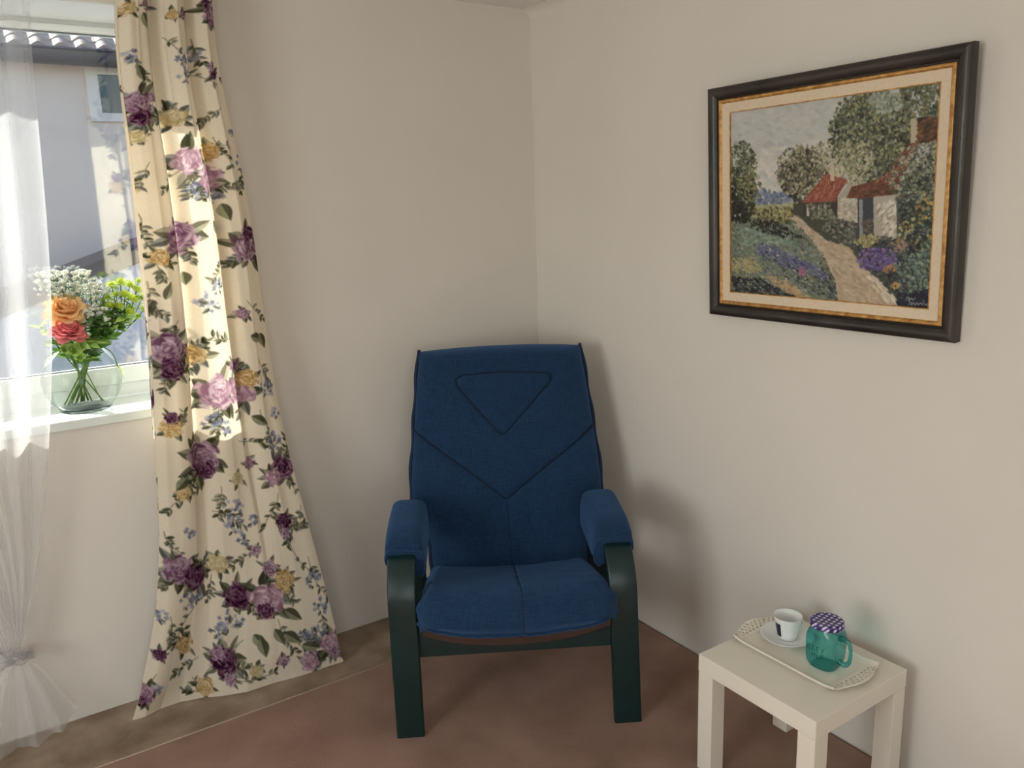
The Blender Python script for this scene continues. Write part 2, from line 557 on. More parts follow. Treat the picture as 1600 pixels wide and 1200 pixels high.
mesh_obj('roof_deck', rv, [(0, 1, 2, 3), (4, 5, 6, 7), (0, 1, 5, 4), (1, 2, 6, 5), (2, 3, 7, 6), (3, 0, 4, 7)], M['gutter'], nh, smooth=False)
TW, TL = 0.215, 0.19
tv = []
nw = 10
for dz in (0.0, 0.032):
    for (yy) in (0.0, TL+0.05):
        for k in range(nw+1):
            s = k/nw
            tv.append((s*TW*1.03, yy*math.cos(SL), yy*math.sin(SL)+0.025*math.sin(2*math.pi*s-0.6)+dz))
n1 = nw+1
tf = []
for k in range(nw):
    tf += [(k, k+1, n1+k+1, n1+k), (2*n1+k, 2*n1+k+1, 3*n1+k+1, 3*n1+k), (k, k+1, 2*n1+k+1, 2*n1+k), (n1+k, n1+k+1, 3*n1+k+1, 3*n1+k)]
tf += [(0, n1, 3*n1, 2*n1), (nw, n1+nw, 3*n1+nw, 2*n1+nw)]
tile0 = None
for row in range(7):
    for c in range(26):
        if tile0 is None:
            o = tile0 = mesh_obj('roof_tile', tv, tf, M['tile'], nh); auto_smooth(o, 40)
        else:
            o = inst(tile0, 'roof_tile', nh)
        o.location = (-2.2+c*TW+random.uniform(-.004, .004), -0.27+row*TL*math.cos(SL), gz1+0.012+row*(TL*math.sin(SL)+0.012)+random.uniform(-.004, .004))
        o.rotation_euler = (random.uniform(-.015, .015), random.uniform(-.02, .02), 0)
wa, wb = ony(151, 117, ND), ony(158, 177, ND)
wx, wz1, wz0 = wa[0]+1.0, wa[2], wb[2]
nw_ = bm = bmesh.new()
fr = 0.13
add_box(bm, (wx-fr, -0.05, wz1), (wx+1.1+fr, 0.02, wz1+fr*.7)); add_box(bm, (wx-fr, -0.05, wz0-fr*.7), (wx+1.1+fr, 0.02, wz0))
add_box(bm, (wx-fr, -0.05, wz0), (wx, 0.02, wz1)); add_box(bm, (wx+1.1, -0.05, wz0), (wx+1.1+fr, 0.02, wz1))
wfo = bm_obj('far_window', bm, M['far_frame'], nh)
box('far_pane', (wx, -0.02, wz0), (wx+1.1, -0.005, wz1), M['dark_pane'], wfo)
# low annex in front of the neighbour's wall
an = empty('annex', (-1.0, 6.2, 0))
tag(an, 'low outbuilding with slanting slate roof edge in front of neighbour house', 'outbuilding')
AY = 6.2
pa, pb = ony(60, 432, AY), ony(200, 378, AY)
dxs = (pb-pa)/(pb[0]-pa[0])
def apt(x, dz):
    return (x+1.0, 0, pa[2]+dxs[2]*(x-pa[0])+dz)
for nm, dz0, dz1, ya, yb, mt in (('eave_board', -0.07, 0.02, -0.06, 0.0, 'gutter'), ('roof_edge', -0.24, -0.07, 0.0, 1.2, 'annex_roof'), ('render_wall', -2.6, -0.24, 0.03, 1.2, 'annex_wall')):
    v = []
    for yy in (ya, yb):
        for xx in (-3.5, 1.5):
            for dz in (dz0, dz1):
                p = apt(xx, dz)
                v.append((p[0], yy, p[2] if not (nm == 'render_wall' and dz == dz0) else -3.0))
    mesh_obj(nm, v, [(0, 1, 3, 2), (4, 5, 7, 6), (0, 1, 5, 4), (2, 3, 7, 6), (0, 2, 6, 4), (1, 3, 7, 5)], M[mt], an, smooth=False)
tag(box('ground', (-30, 0.5, -3.1), (30, 30, -3.0), M['ground']), 'concrete yard outside', kind='structure')

# ------------------------------------------------------------------ armchair
CH = empty('armchair', (-0.742, -0.901, 0.009), math.radians(-30))
tag(CH, 'blue fabric armchair with dark green wooden frame in the room corner', 'armchair')
def bent_band(name, path, xc, width, thick, mat, parent, lean=0.0):
    """laminated band: rounded rectangular section swept along a path in the Y-Z plane"""
    P = np.array(path, float)
    n = len(P)
    V = []
    hw, ht, rr = width/2, thick/2, 0.006
    sec = []
    for (cx, cy, a0) in ((hw-rr, ht-rr, 0), (-hw+rr, ht-rr, 90), (-hw+rr, -ht+rr, 180), (hw-rr, -ht+rr, 270)):
        for k in range(4):
            a = math.radians(a0+30*k)
            sec.append((cx+rr*math.cos(a), cy+rr*math.sin(a)))
    m = len(sec)
    for i in range(n):
        t = P[min(i+1, n-1)]-P[max(i-1, 0)]
        t /= np.linalg.norm(t)
        nr = np.array([-t[1], t[0]])
        for (a, b) in sec:
            q = P[i]+nr*b
            V.append((xc+a+lean*q[1], q[0], max(0.0006, q[1])))
    F = grid_faces(m, n, True)+[tuple(range(m)), tuple((n-1)*m+k for k in range(m))]
    o = mesh_obj(name, V, F, mat, parent)
    auto_smooth(o, 50)
    return o
def arc(cy, cz, r, a0, a1, n):
    return [(cy+r*math.cos(math.radians(a0+(a1-a0)*k/(n-1))), cz+r*math.sin(math.radians(a0+(a1-a0)*k/(n-1)))) for k in range(n)]
# the front leg bends at the top into the arm, the rear leg bends down from it
arm_z = 0.565
for sx in (-1, 1):
    xc = sx*0.331
    fpath = [(0.016, 0.0), (0.016, 0.15), (0.016, 0.30)]+arc(0.166, arm_z-0.15, 0.15, 180, 90, 16)+[(0.20, arm_z+0.002), (0.30, arm_z+0.003), (0.38, arm_z+0.002)]
    lg = bent_band('front_leg', fpath, xc, 0.083, 0.030, M['green_wood'], CH, lean=-0.030 if sx > 0 else 0.0)
    rpath = [(0.381, arm_z+0.002)]+arc(0.40, arm_z-0.078, 0.08, 90, 8, 10)+[(0.50, 0.30), (0.545, 0.0)]
    bent_band('rear_leg', rpath, xc, 0.083, 0.030, M['green_wood'], CH, lean=-0.030 if sx > 0 else 0.0)
fr_ = box('front_rail', (-0.2905, 0.016, 0.255), (0.2905, 0.044, 0.352), M['green_wood'], CH, bevel=0.003)
box('rear_rail', (-0.2905, 0.455, 0.20), (0.2905, 0.48, 0.29), M['green_wood'], CH, bevel=0.003)

XO = 0.010          # the cushions sit a touch off the frame's middle
def dist_poly(X, Z, pts):
    D = np.full(X.shape, 9.0)
    for (a, b) in zip(pts[:-1], pts[1:]):
        a = np.array(a); b = np.array(b)
        ab = b-a
        t = np.clip(((X-a[0])*ab[0]+(Z-a[1])*ab[1])/(ab@ab), 0, 1)
        D = np.minimum(D, np.hypot(X-a[0]-t*ab[0], Z-a[1]-t*ab[1]))
    return D
SEAM_V = [(-0.312, 0.800), (-0.16, 0.690), (-0.01, 0.572), (0.006, 0.562), (0.02, 0.572), (0.16, 0.672), (0.324, 0.785)]
SEAM_T = [(-0.128, 0.979), (0.016, 0.984), (0.166, 0.975), (0.181, 0.966), (0.180, 0.948), (0.10, 0.868), (0.016, 0.784), (0.004, 0.778), (-0.008, 0.784), (-0.06, 0.838), (-0.148, 0.944), (-0.152, 0.966), (-0.128, 0.979)]
SEAM_C = [(0.006, 0.560), (0.010, 0.44), (0.012, 0.345)]
def back_Y(Z):      # plane of the front edge of the backrest
    return 0.462+(Z-0.33)*0.315+0.02*np.sin((Z-0.33)/0.74*math.pi*1.0)*-1
hw_z = np.array([0.29, 0.40, 0.47, 0.535, 0.62, 0.70, 0.80, 0.95, 1.03, 1.08])
hw_w = np.array([0.272, 0.276, 0.288, 0.334, 0.334, 0.327, 0.317, 0.302, 0.292, 0.286])
def half_w(Z):
    return np.interp(Z, hw_z, hw_w)
ZB, ZT = 0.30, 1.052
nv, nu = 200, 150
def top_z(t):       # the top edge arches slightly and dips at the piped corners
    return ZT+0.010*(1-t*t)
tt = np.sin(np.linspace(-math.pi/2, math.pi/2, nu))*0.35+np.linspace(-1, 1, nu)*0.65
qq = np.linspace(0, 1, nv)
qq = 1-(1-qq)**1.25
T_, Q_ = np.meshgrid(tt, qq)
Zc = ZB+(top_z(T_)-ZB)*Q_
Wc = half_w(Zc)
Xc = XO+T_*Wc
endr = np.sqrt(np.clip(1-np.clip((Q_-0.955)/0.045, 0, 1)**2, 0, 1))        # rolls over at the top
pill = np.clip(1-np.abs(T_)**7, 0, 1)**0.5
puff = (0.055*pill+0.0)*(0.25+0.75*endr)
dv = dist_poly(Xc, Zc, SEAM_V); dt_ = dist_poly(Xc, Zc, SEAM_T); dc = dist_poly(Xc, Zc, SEAM_C)
groove = 0.011*np.exp(-(dv/0.010)**2)+0.008*np.exp(-(dt_/0.008)**2)+0.004*np.exp(-(dc/0.007)**2)
swell = 0.012*(1-np.exp(-(dv/0.06)**2))+0.006*(1-np.exp(-(dt_/0.05)**2))
wr = 0.0060*np.sin(Xc*62+Zc*9+2*np.sin(Zc*14))*np.exp(-((Zc-0.46)/0.12)**2)*(0.3+0.9*np.exp(-((Xc-0.17)/0.13)**2))
wr += 0.0040*np.sin((Zc+0.45*np.abs(Xc))*110)*np.exp(-((np.abs(Xc)-0.27)/0.06)**2)*np.exp(-((Zc-0.78)/0.08)**2)
wr += 0.0022*np.sin(Xc*31+Zc*23)*np.sin(Zc*37-Xc*17)
Yc = back_Y(Zc)-(puff+(swell-groove+wr)*pill*endr-0.018)
front = np.stack([Xc, Yc, Zc], -1).reshape(-1, 3)
puffb = 0.045*np.clip(1-np.abs(T_)**6, 0, 1)**0.5*(0.2+0.8*endr)
Yb = back_Y(Zc)+puffb+0.018
back = np.stack([Xc, Yb, Zc], -1).reshape(-1, 3)
F = grid_faces(nu, nv)+grid_faces(nu, nv, off=nu*nv)
nb = nu*nv
for j in range(nv-1):
    for i in (0, nu-1):
        F.append((j*nu+i, (j+1)*nu+i, nb+(j+1)*nu+i, nb+j*nu+i))
for i in range(nu-1):
    F.append((i, i+1, nb+i+1, nb+i)); a = (nv-1)*nu+i
    F.append((a, a+1, nb+a+1, nb+a))
bc = mesh_obj('back_cushion', np.vstack([front, back]), F, M['fabric'], CH)
def back_pt(x, z, out=0.0):
    """point on the front face of the back cushion nearest to (x, z)"""
    j = int(np.argmin(np.abs(Zc[:, nu//2]-z)))
    i = int(np.argmin(np.abs(Xc[j]-x)))
    return (x, Yc[j, i]-out, z)
def seam_path(pts, n):
    P = []
    for a, b in zip(pts[:-1], pts[1:]):
        m_ = max(2, int(np.hypot(b[0]-a[0], b[1]-a[1])/0.012))
        for k in range(m_):
            s = k/m_
            P.append((a[0]+(b[0]-a[0])*s, a[1]+(b[1]-a[1])*s))
    P.append(pts[-1])
    return [back_pt(x, z, 0.0) for x, z in P]
tube('seam', seam_path(SEAM_V, 0), 0.0024, M['seam'], bc, seg=6)
tube('seam', seam_path(SEAM_T, 0), 0.0022, M['seam'], bc, seg=6)
tube('seam', seam_path(SEAM_C, 0), 0.0012, M['seam'], bc, seg=6)
for sx in (0, nu-1):
    pth = []
    for j in range(0, nv, 4):
        s = -1 if sx == 0 else 1
        z = Zc[j, sx]
        pth.append((Xc[j, sx]+s*0.003+s*0.0025*math.sin(z*40), (Yc[j, sx]+Yb[j, sx])/2-0.004, z))
    j = nv-1
    pth.append((pth[-1][0]-s*0.002, pth[-1][1], Zc[j, sx]+0.008))
    tube('piping', pth, 0.0062, M['piping'], bc, seg=8)

# seat cushion: profile from the crease forward and down over the front edge
prof = smooth_path([(0.50, 0.330), (0.42, 0.345), (0.30, 0.380), (0.18, 0.415), (0.09, 0.440), (0.03, 0.450), (-0.025, 0.444), (-0.062, 0.420), (-0.074, 0.388), (-0.052, 0.350)], 110)
nu2, nv2 = 130, len(prof)
ts = np.sin(np.linspace(-math.pi/2, math.pi/2, nu2))*0.35+np.linspace(-1, 1, nu2)*0.65
Tt, _q = np.meshgrid(ts, np.arange(nv2))
PY = prof[:, 0][:, None]+0*Tt
PZ = prof[:, 1][:, None]+0*Tt
hw2 = np.interp(PY, [-0.07, -0.02, 0.0, 0.03, 0.3, 0.5], [0.284, 0.296, 0.292, 0.280, 0.279, 0.272])
X2 = 0.004+Tt*hw2
edge = np.abs(Tt)
fs = np.clip((0.03-PY)/0.09, 0, 1)            # front part
sag = 0.050*fs*(edge**2.4)                    # the lower front welt rises to the corners
under = np.clip((0.40-PZ)/0.05, 0, 1)*fs
Z2 = PZ+sag*under*0.95 - 0.006*fs*(1-under)*edge**2 + 0.016*(edge**2)*(1-fs)
drop = np.clip((edge-0.86)/0.14, 0, 1)**2
Z2 = Z2-0.030*drop*(1-under)
Y2 = PY+0.034*fs*np.clip((edge-0.8)/0.2, 0, 1)**2
cs = np.exp(-((X2-0.016)/0.006)**2)
Z2 = Z2-0.004*cs*(1-fs)+0.0016*np.sin(X2*45+PY*20)*np.sin(PY*50+X2*8)
Y2 = Y2+0.003*cs*fs
topv = np.stack([X2, Y2, Z2], -1).reshape(-1, 3)
# underside: parallel sheet below, meeting the lower front welt
bY = np.where(PY < 0.03, np.maximum(PY+0.0, -0.05), PY)
sF = np.linspace(0, 1, nv2)[:, None]+0*Tt
uY = np.interp(sF, [0, 1], [0.50, -0.045])+0.034*np.clip((edge-0.8)/0.2, 0, 1)**2*sF
uZ = np.interp(sF, [0, 0.5, 0.8, 1], [0.290, 0.315, 0.335, 0.347])+0.048*(edge**2.4)*np.clip((sF-0.6)/0.4, 0, 1)
hwu = np.interp(uY, [-0.07, -0.02, 0.0, 0.03, 0.3, 0.5], [0.282, 0.288, 0.285, 0.276, 0.276, 0.270])
botv = np.stack([0.004+Tt*hwu, uY, uZ], -1).reshape(-1, 3)
F = grid_faces(nu2, nv2)+grid_faces(nu2, nv2, off=nu2*nv2)
nb = nu2*nv2
for j in range(nv2-1):
    for i in (0, nu2-1):
        F.append((j*nu2+i, (j+1)*nu2+i, nb+(j+1)*nu2+i, nb+j*nu2+i))
for i in range(nu2-1):
    F.append((i, i+1, nb+i+1, nb+i)); a = (nv2-1)*nu2+i
    F.append((a, a+1, nb+a+1, nb+a))
sc = mesh_obj('seat_cushion', np.vstack([topv, botv]), F, M['fabric'], CH)
tv3 = topv.reshape(nv2, nu2, 3)
bv3 = botv.reshape(nv2, nu2, 3)
mid = lambda j, i: tuple((tv3[j, i]*0.5+bv3[j, i]*0.5))
pth = [mid(j, 0) for j in range(0, nv2-6, 4)]+[tuple(tv3[nv2-1, i]+np.array([0, 0.001, -0.002+0.0015*math.sin(i*0.7)])) for i in range(0, nu2, 3)]+[mid(j, nu2-1) for j in range(nv2-7, -1, -4)]
tube('piping', pth, 0.0068, M['fabric'], sc, seg=8)
i_c = int(np.argmin(np.abs(ts-0.04)))
tube('seam', [tuple(tv3[j, i_c]+np.array([0, 0, 0.0003])) for j in range(0, nv2, 2)], 0.0011, M['seam'], sc, seg=6)
# brown moulded shell under the cushions
V = []
nxs = 30
for jj, (yy, zz) in enumerate(((-0.034, 0.330), (0.10, 0.318), (0.30, 0.294), (0.47, 0.272))):
    for k in range(nxs):
        t = -1+2*k/(nxs-1)
        V.append((t*0.272, yy, zz+0.044*abs(t)**2.4*(1 if jj < 1 else 0.5)))
n0 = len(V)
V += [(x, y, z-0.022) for x, y, z in V]
F = grid_faces(nxs, 4)+grid_faces(nxs, 4, off=n0)
for k in range(nxs-1):
    F.append((k, k+1, n0+k+1, n0+k)); a = 3*nxs+k; F.append((a, a+1, n0+a+1, n0+a))
for j in range(3):
    for k in (0, nxs-1):
        F.append((j*nxs+k, (j+1)*nxs+k, n0+(j+1)*nxs+k, n0+j*nxs+k))
o = mesh_obj('seat_shell', V, F, M['brown_wood'], CH); auto_smooth(o, 40)
V = []
for dy in (0.0, 0.014):
    for k in range(20):
        z = 0.29+0.70*k/19
        for t in (-1, -0.5, 0, 0.5, 1):
            V.append((XO+t*(half_w(z)-0.03), back_Y(z)+0.066+dy, z))
F = grid_faces(5, 20)+grid_faces(5, 20, off=100)
for k in range(19):
    for c in (0, 4):
        F.append((k*5+c, k*5+5+c, 100+k*5+5+c, 100+k*5+c))
for c in range(4):
    F.append((c, c+1, 101+c, 100+c)); F.append((95+c, 96+c, 196+c, 195+c))
o = mesh_obj('back_shell', V, F, M['brown_wood'], CH); auto_smooth(o, 40)

# padded sleeves on the arms: an upside-down U section swept along the arm, the inner side hanging lower
def arm_pad(sx):
    cpath = arc(0.166, arm_z-0.15, 0.15, 122, 90, 12)+[(0.166+0.214*k/22, arm_z+0.003*math.sin(k/7)) for k in range(1, 23)]
    n = len(cpath)
    V = []
    L = 30
    P = np.array(cpath)
    secs = []
    for i in range(n):
        t = P[min(i+1, n-1)]-P[max(i-1, 0)]; t /= np.linalg.norm(t)
        nr = np.array([-t[1], t[0]])
        if nr[1] < 0: nr = -nr
        f = i/(n-1)
        endp = min(1.0, math.sqrt(max(0, 1-(1-min(1, f/0.10))**2)))*min(1.0, math.sqrt(max(0, 1-(1-min(1, (1-f)/0.10))**2)))
        oz = 0.017
        top = 0.012+0.030*(0.35+0.65*endp)
        ow = 0.0505*(0.93+0.07*endp)
        down_in = 0.060+0.030*sstep(0, 0.35, f)
        down_out = 0.018
        # outer contour (outer side -> over the top -> inner side), then inner contour back
        oc = []
        m_ = 26
        tot_pts = [(-ow+0.004, -down_out), (-ow, -0.002), (-ow+0.006, oz+top*0.55), (-ow*0.55, oz+top*0.95), (0.0, oz+top), (ow*0.62, oz+top*0.98), (ow+0.010, oz+top*0.66), (ow+0.020, -0.006), (ow+0.020, -down_in*0.7), (ow+0.006, -down_in)]
        oc = smooth_path(tot_pts, m_)
        ic = np.array([(ow-0.008, -down_in+0.004), (ow-0.0085, -0.03), (ow-0.009, oz-0.001), (0.0, oz-0.0005), (-ow+0.0095, oz-0.001), (-ow+0.0095, -down_out+0.002)])
        ring = np.vstack([oc, ic])
        for (a, b) in ring:
            q = P[i]+nr*b if b > 0 else P[i]+np.array([0, b])+nr*0
            # lateral: positive a = inner side
            V.append((sx*(0.331 if sx < 0 else 0.314)-sx*a, q[0], q[1]))
    m2 = len(ring)
    F = grid_faces(m2, n, True)+[tuple(range(m2)), tuple((n-1)*m2+k for k in range(m2))]
    o = mesh_obj('arm_pad', V, F, M['fabric'], CH)
    auto_smooth(o, 60)
    ed = [V[k] for k in range(0, 26)]
    tube('piping', [(x, y-0.001, z) for x, y, z in ed], 0.0042, M['fabric'], o, seg=8)
    return o
arm_pad(-1); arm_pad(1)

# ------------------------------------------------------------------ side table
TX, TY, TS, TH = -0.435, -1.698, 0.371, 0.36
RZ = 0.009
tb = empty('side_table', (TX+TS/2, TY+TS/2, RZ))
tag(tb, 'small square white side table with thick legs against the right wall', 'table')
h = TS/2
TT = TH-RZ
box('tabletop', (-h, -h, TT-0.050), (h, h, TT), M['white_lacquer'], tb, bevel=0.0018)
lw_ = 0.0495
for (ax, ay) in ((-1, -1), (1, -1), (-1, 1), (1, 1)):
    x0 = -h+0.0006 if ax < 0 else h-lw_-0.0006
    y0 = -h+0.0006 if ay < 0 else h-lw_-0.0006
    box('leg', (x0, y0, 0.0006), (x0+lw_, y0+lw_, TT-0.0505), M['white_lacquer'], tb, bevel=0.0015)

# ------------------------------------------------------------------ lace-edged tray
tray = empty('tray', (-0.214, -1.494, TH))
tag(tray, 'cream rectangular ceramic tray with pierced lace ends on side table', 'tray')
TWd, TLn = 0.094, 0.140            # half width, half length of the flat bed
bmv = []
def tray_z(x, y):
    e = max(0.0, (abs(x)-0.078)/0.014)
    f = max(0.0, (abs(y)-0.120)/0.055)
    return 0.004+0.006*min(1, e)**1.5+0.009*min(1.3, f)**1.4
# bed
xs = np.linspace(-TWd, TWd, 31); ys = np.linspace(-TLn, TLn, 41)
V = [(x, y, tray_z(x, y)) for y in ys for x in xs]
n0 = len(V)
V += [(x, y, max(0.0, tray_z(x, y)-0.0042)) for x, y, z in V]
nx, ny = len(xs), len(ys)
F = grid_faces(nx, ny)+grid_faces(nx, ny, off=n0)
for i in range(nx-1):
    F.append((i, i+1, n0+i+1, n0+i)); a = (ny-1)*nx+i; F.append((a, a+1, n0+a+1, n0+a))
for j in range(ny-1):
    for i in (0, nx-1):
        F.append((j*nx+i, (j+1)*nx+i, n0+(j+1)*nx+i, n0+j*nx+i))
o = mesh_obj('bed', V, F, M['ceramic'], tray); auto_smooth(o, 50)
# two pierced ends with a wavy outline
def tray_end(s):
    nx, ny = 200, 58
    keep = np.zeros((ny-1, nx-1), bool)
    V = []
    def outl(x):
        a = abs(x)/TWd
        return 0.020+0.026*(0.5+0.5*math.cos(math.pi*a))**0.8+0.0016*abs(math.sin(x*130))
    for j in range(ny):
        for i in range(nx):
            x = -TWd+2*TWd*i/(nx-1)
            y = TLn+outl(x)*j/(ny-1)
            V.append((x, s*y, tray_z(x, y)))
    holes = []
    for k in range(-5, 6):
        x = k*0.0155
        d = outl(x)
        holes.append((x, TLn+d*0.78, 0.0042, 0.0034))
        if abs(k) < 5:
            holes.append((x+0.0078, TLn+outl(x+0.0078)*0.54, 0.0030, 0.0046))
            holes.append((x, TLn+d*0.30, 0.0046, 0.0030))
    F = []
    for j in range(ny-1):
        for i in range(nx-1):
            c = [V[j*nx+i], V[(j+1)*nx+i+1]]
            x = (c[0][0]+c[1][0])/2; y = abs(c[0][1]+c[1][1])/2
            if any(((x-hx)/ra)**2+((y-hy)/rb)**2 < 1 for hx, hy, ra, rb in holes):
                continue
            F.append((j*nx+i, j*nx+i+1, (j+1)*nx+i+1, (j+1)*nx+i))
    o = mesh_obj('lace_end', V, F, M['ceramic'], tray)
    so = o.modifiers.new('thickness', 'SOLIDIFY'); so.thickness = 0.0036; so.offset = 0
    return o
tray_end(1); tray_end(-1)
rim = []
for (x, y) in [(-TWd, -TLn-0.010), (-TWd, TLn+0.010)]:
    pass
for sx in (-1, 1):
    tube('rim', [(sx*TWd, y, tray_z(TWd, abs(y))+0.0005) for y in np.linspace(-TLn-0.021, TLn+0.021, 30)], 0.0030, M['ceramic'], tray, seg=8)

# ------------------------------------------------------------------ saucer and cup
CUPX, CUPY = -0.1955, -1.4265
zt = TH+0.0041
sv, sf = lathe_data([(0.0, 0.003), (0.020, 0.003), (0.024, 0.0), (0.034, 0.0), (0.036, 0.003), (0.056, 0.0105), (0.070, 0.0185), (0.0715, 0.0195), (0.0705, 0.0205), (0.062, 0.0165), (0.040, 0.0085), (0.030, 0.0065), (0.0, 0.0062)], 64)
sc_ = mesh_obj('saucer', sv, sf, M['porcelain'])
sc_.location = (CUPX, CUPY, zt)
tag(sc_, 'round white porcelain saucer under the coffee cup on the tray', 'saucer')
cup = empty('cup', (CUPX+0.004, CUPY+0.002, zt+0.0067), 0)
tag(cup, 'small white espresso cup with dark blue label standing on saucer', 'cup')
cprof = [(0.0, 0.002), (0.019, 0.002), (0.021, 0.0), (0.0245, 0.0), (0.0262, 0.004), (0.0285, 0.014), (0.0315, 0.030), (0.0350, 0.048), (0.0382, 0.064), (0.0386, 0.0655), (0.0376, 0.0655), (0.0345, 0.052), (0.0305, 0.032), (0.0265, 0.014), (0.022, 0.008), (0.0, 0.0065)]
cv_, cf_ = lathe_data(cprof, 64)
body = mesh_obj('body', cv_, cf_, M['porcelain'], cup)
ha = math.radians(-18)          # handle toward the jar
hp = smooth_path([(0.0330, 0.042), (0.042, 0.044), (0.049, 0.037), (0.047, 0.026), (0.038, 0.018), (0.0275, 0.016)], 24)
tube('handle', [(r*math.cos(ha), r*math.sin(ha), z) for r, z in hp], [0.0042]*24, M['porcelain'], cup, seg=10)
def cup_r(z):
    return np.interp(z, [0.004, 0.014, 0.030, 0.048, 0.064], [0.0262, 0.0285, 0.0315, 0.0350, 0.0382])
la = math.radians(-145.7-46)
V = []
for j in range(9):
    z = 0.010+0.040*j/8
    for i in range(9):
        a = la+math.radians(-17+34*i/8)
        r = cup_r(z)+0.0004
        V.append((r*math.cos(a), r*math.sin(a), z))
lb = mesh_obj('label_patch', V, grid_faces(9, 9), M['navy'], body)
lb['label'] = 'dark blue printed label'

# ------------------------------------------------------------------ teal jar mug with gingham lid
JX, JY = -0.2175, -1.5640
jar = empty('jar_mug', (JX, JY, zt), math.radians(8))
tag(jar, 'teal glass jar mug with handle and gingham lid on the tray', 'jar')
m, nt, p = new_mat('teal_glass')
nt.nodes.remove(p)
out = nt.nodes['Material Output']
tr = N(nt, 'ShaderNodeBsdfTransparent')
lw = N(nt, 'ShaderNodeLayerWeight'); lw.inputs[0].default_value = 0.35
mc = N(nt, 'ShaderNodeMix', data_type='RGBA')
mc.inputs[6].default_value = (0.50, 0.93, 0.92, 1); mc.inputs[7].default_value = (0.06, 0.52, 0.57, 1)
nt.links.new(lw.outputs['Facing'], mc.inputs[0]); nt.links.new(mc.outputs[2], tr.inputs[0])
df = N(nt, 'ShaderNodeBsdfDiffuse'); df.inputs[0].default_value = (0.02, 0.30, 0.31, 1)
tlc = N(nt, 'ShaderNodeBsdfTranslucent'); tlc.inputs[0].default_value = (0.05, 0.55, 0.55, 1)
ms0 = N(nt, 'ShaderNodeMixShader'); ms0.inputs[0].default_value = 0.6
nt.links.new(df.outputs[0], ms0.inputs[1]); nt.links.new(tlc.outputs[0], ms0.inputs[2])
ms = N(nt, 'ShaderNodeMixShader'); ms.inputs[0].default_value = 0.14
nt.links.new(tr.outputs[0], ms.inputs[1]); nt.links.new(ms0.outputs[0], ms.inputs[2])
gl = N(nt, 'ShaderNodeBsdfGlossy'); gl.inputs['Roughness'].default_value = 0.04
frn = thin_fresnel(nt, 1.55)
m2 = N(nt, 'ShaderNodeMixShader')
nt.links.new(frn.outputs[0], m2.inputs[0]); nt.links.new(ms.outputs[0], m2.inputs[1]); nt.links.new(gl.outputs[0], m2.inputs[2])
nt.links.new(m2.outputs[0], out.inputs[0])
M['teal'] = m
def sq_r(th, R, e):         # superellipse radius: e=2 circle, larger = squarer
    c, s = abs(math.cos(th)), abs(math.sin(th))
    return R/((c**e+s**e)**(1.0/e))
jprof = [(0.026, 0.003, 2.4), (0.0320, 0.000, 2.6), (0.0345, 0.003, 3.2), (0.0365, 0.010, 4.5), (0.0385, 0.020, 6), (0.0398, 0.035, 7), (0.0402, 0.060, 7), (0.0402, 0.084, 7), (0.0396, 0.094, 5.5), (0.0385, 0.102, 3.6), (0.0370, 0.109, 2.5), (0.0360, 0.114, 2), (0.0360, 0.120, 2)]
sg = 72
V = []
for (R, z, e) in jprof:
    for k in range(sg):
        th = 2*math.pi*k/sg
        r = sq_r(th, R, e)
        V.append((r*math.cos(th), r*math.sin(th), z))
n0 = len(V)
V.append((0, 0, 0.006))
F = grid_faces(sg, len(jprof), True)+[(k, (k+1) % sg, n0) for k in range(sg)]
jb = mesh_obj('body', V, F, M['teal'], jar)
# D handle on the side facing the camera's right
hj = smooth_path([(0.036, 0.0, 0.088), (0.047, 0.0, 0.092), (0.060, 0.0, 0.085), (0.0655, 0.0, 0.067), (0.0655, 0.0, 0.045), (0.061, 0.0, 0.028), (0.050, 0.0, 0.021), (0.037, 0.0, 0.026)], 36)
a_h = math.radians(-90)
tube('handle', [(r*math.cos(a_h), r*math.sin(a_h), z) for r, _, z in hj], [0.0062+0.0018*math.cos(k/35*math.pi*2) for k in range(36)], M['teal'], jar, seg=12)
# raised lettering strokes moulded into the front face (face toward -x)
def emboss(pts, nm='moulded_letter'):
    tube(nm, [(-0.0406, -y, z) for y, z in pts], 0.0011, M['teal'], jb, seg=6)
for pts in ([(-.030, .052), (-.030, .066), (-.024, .066), (-.022, .061), (-.026, .058), (-.021, .052)],
            [(-.016, .066), (-.016, .052), (-.010, .052)], [(-.016, .059), (-.011, .059)], [(-.016, .066), (-.010, .066)],
            [(-.004, .066), (-.004, .052), (.002, .052)], [(-.004, .059), (.001, .059)], [(-.004, .066), (.002, .066)],
            [(.007, .066), (.011, .059), (.016, .067)], [(.011, .059), (.011, .052)],
            [(-.016, .047), (-.016, .036)], [(-.016, .042), (-.009, .042)], [(-.009, .047), (-.009, .036)],
            [(-.003, .047), (-.003, .036), (.003, .036)], [(.008, .036), (.008, .047), (.014, .047)]):
    emboss(pts)
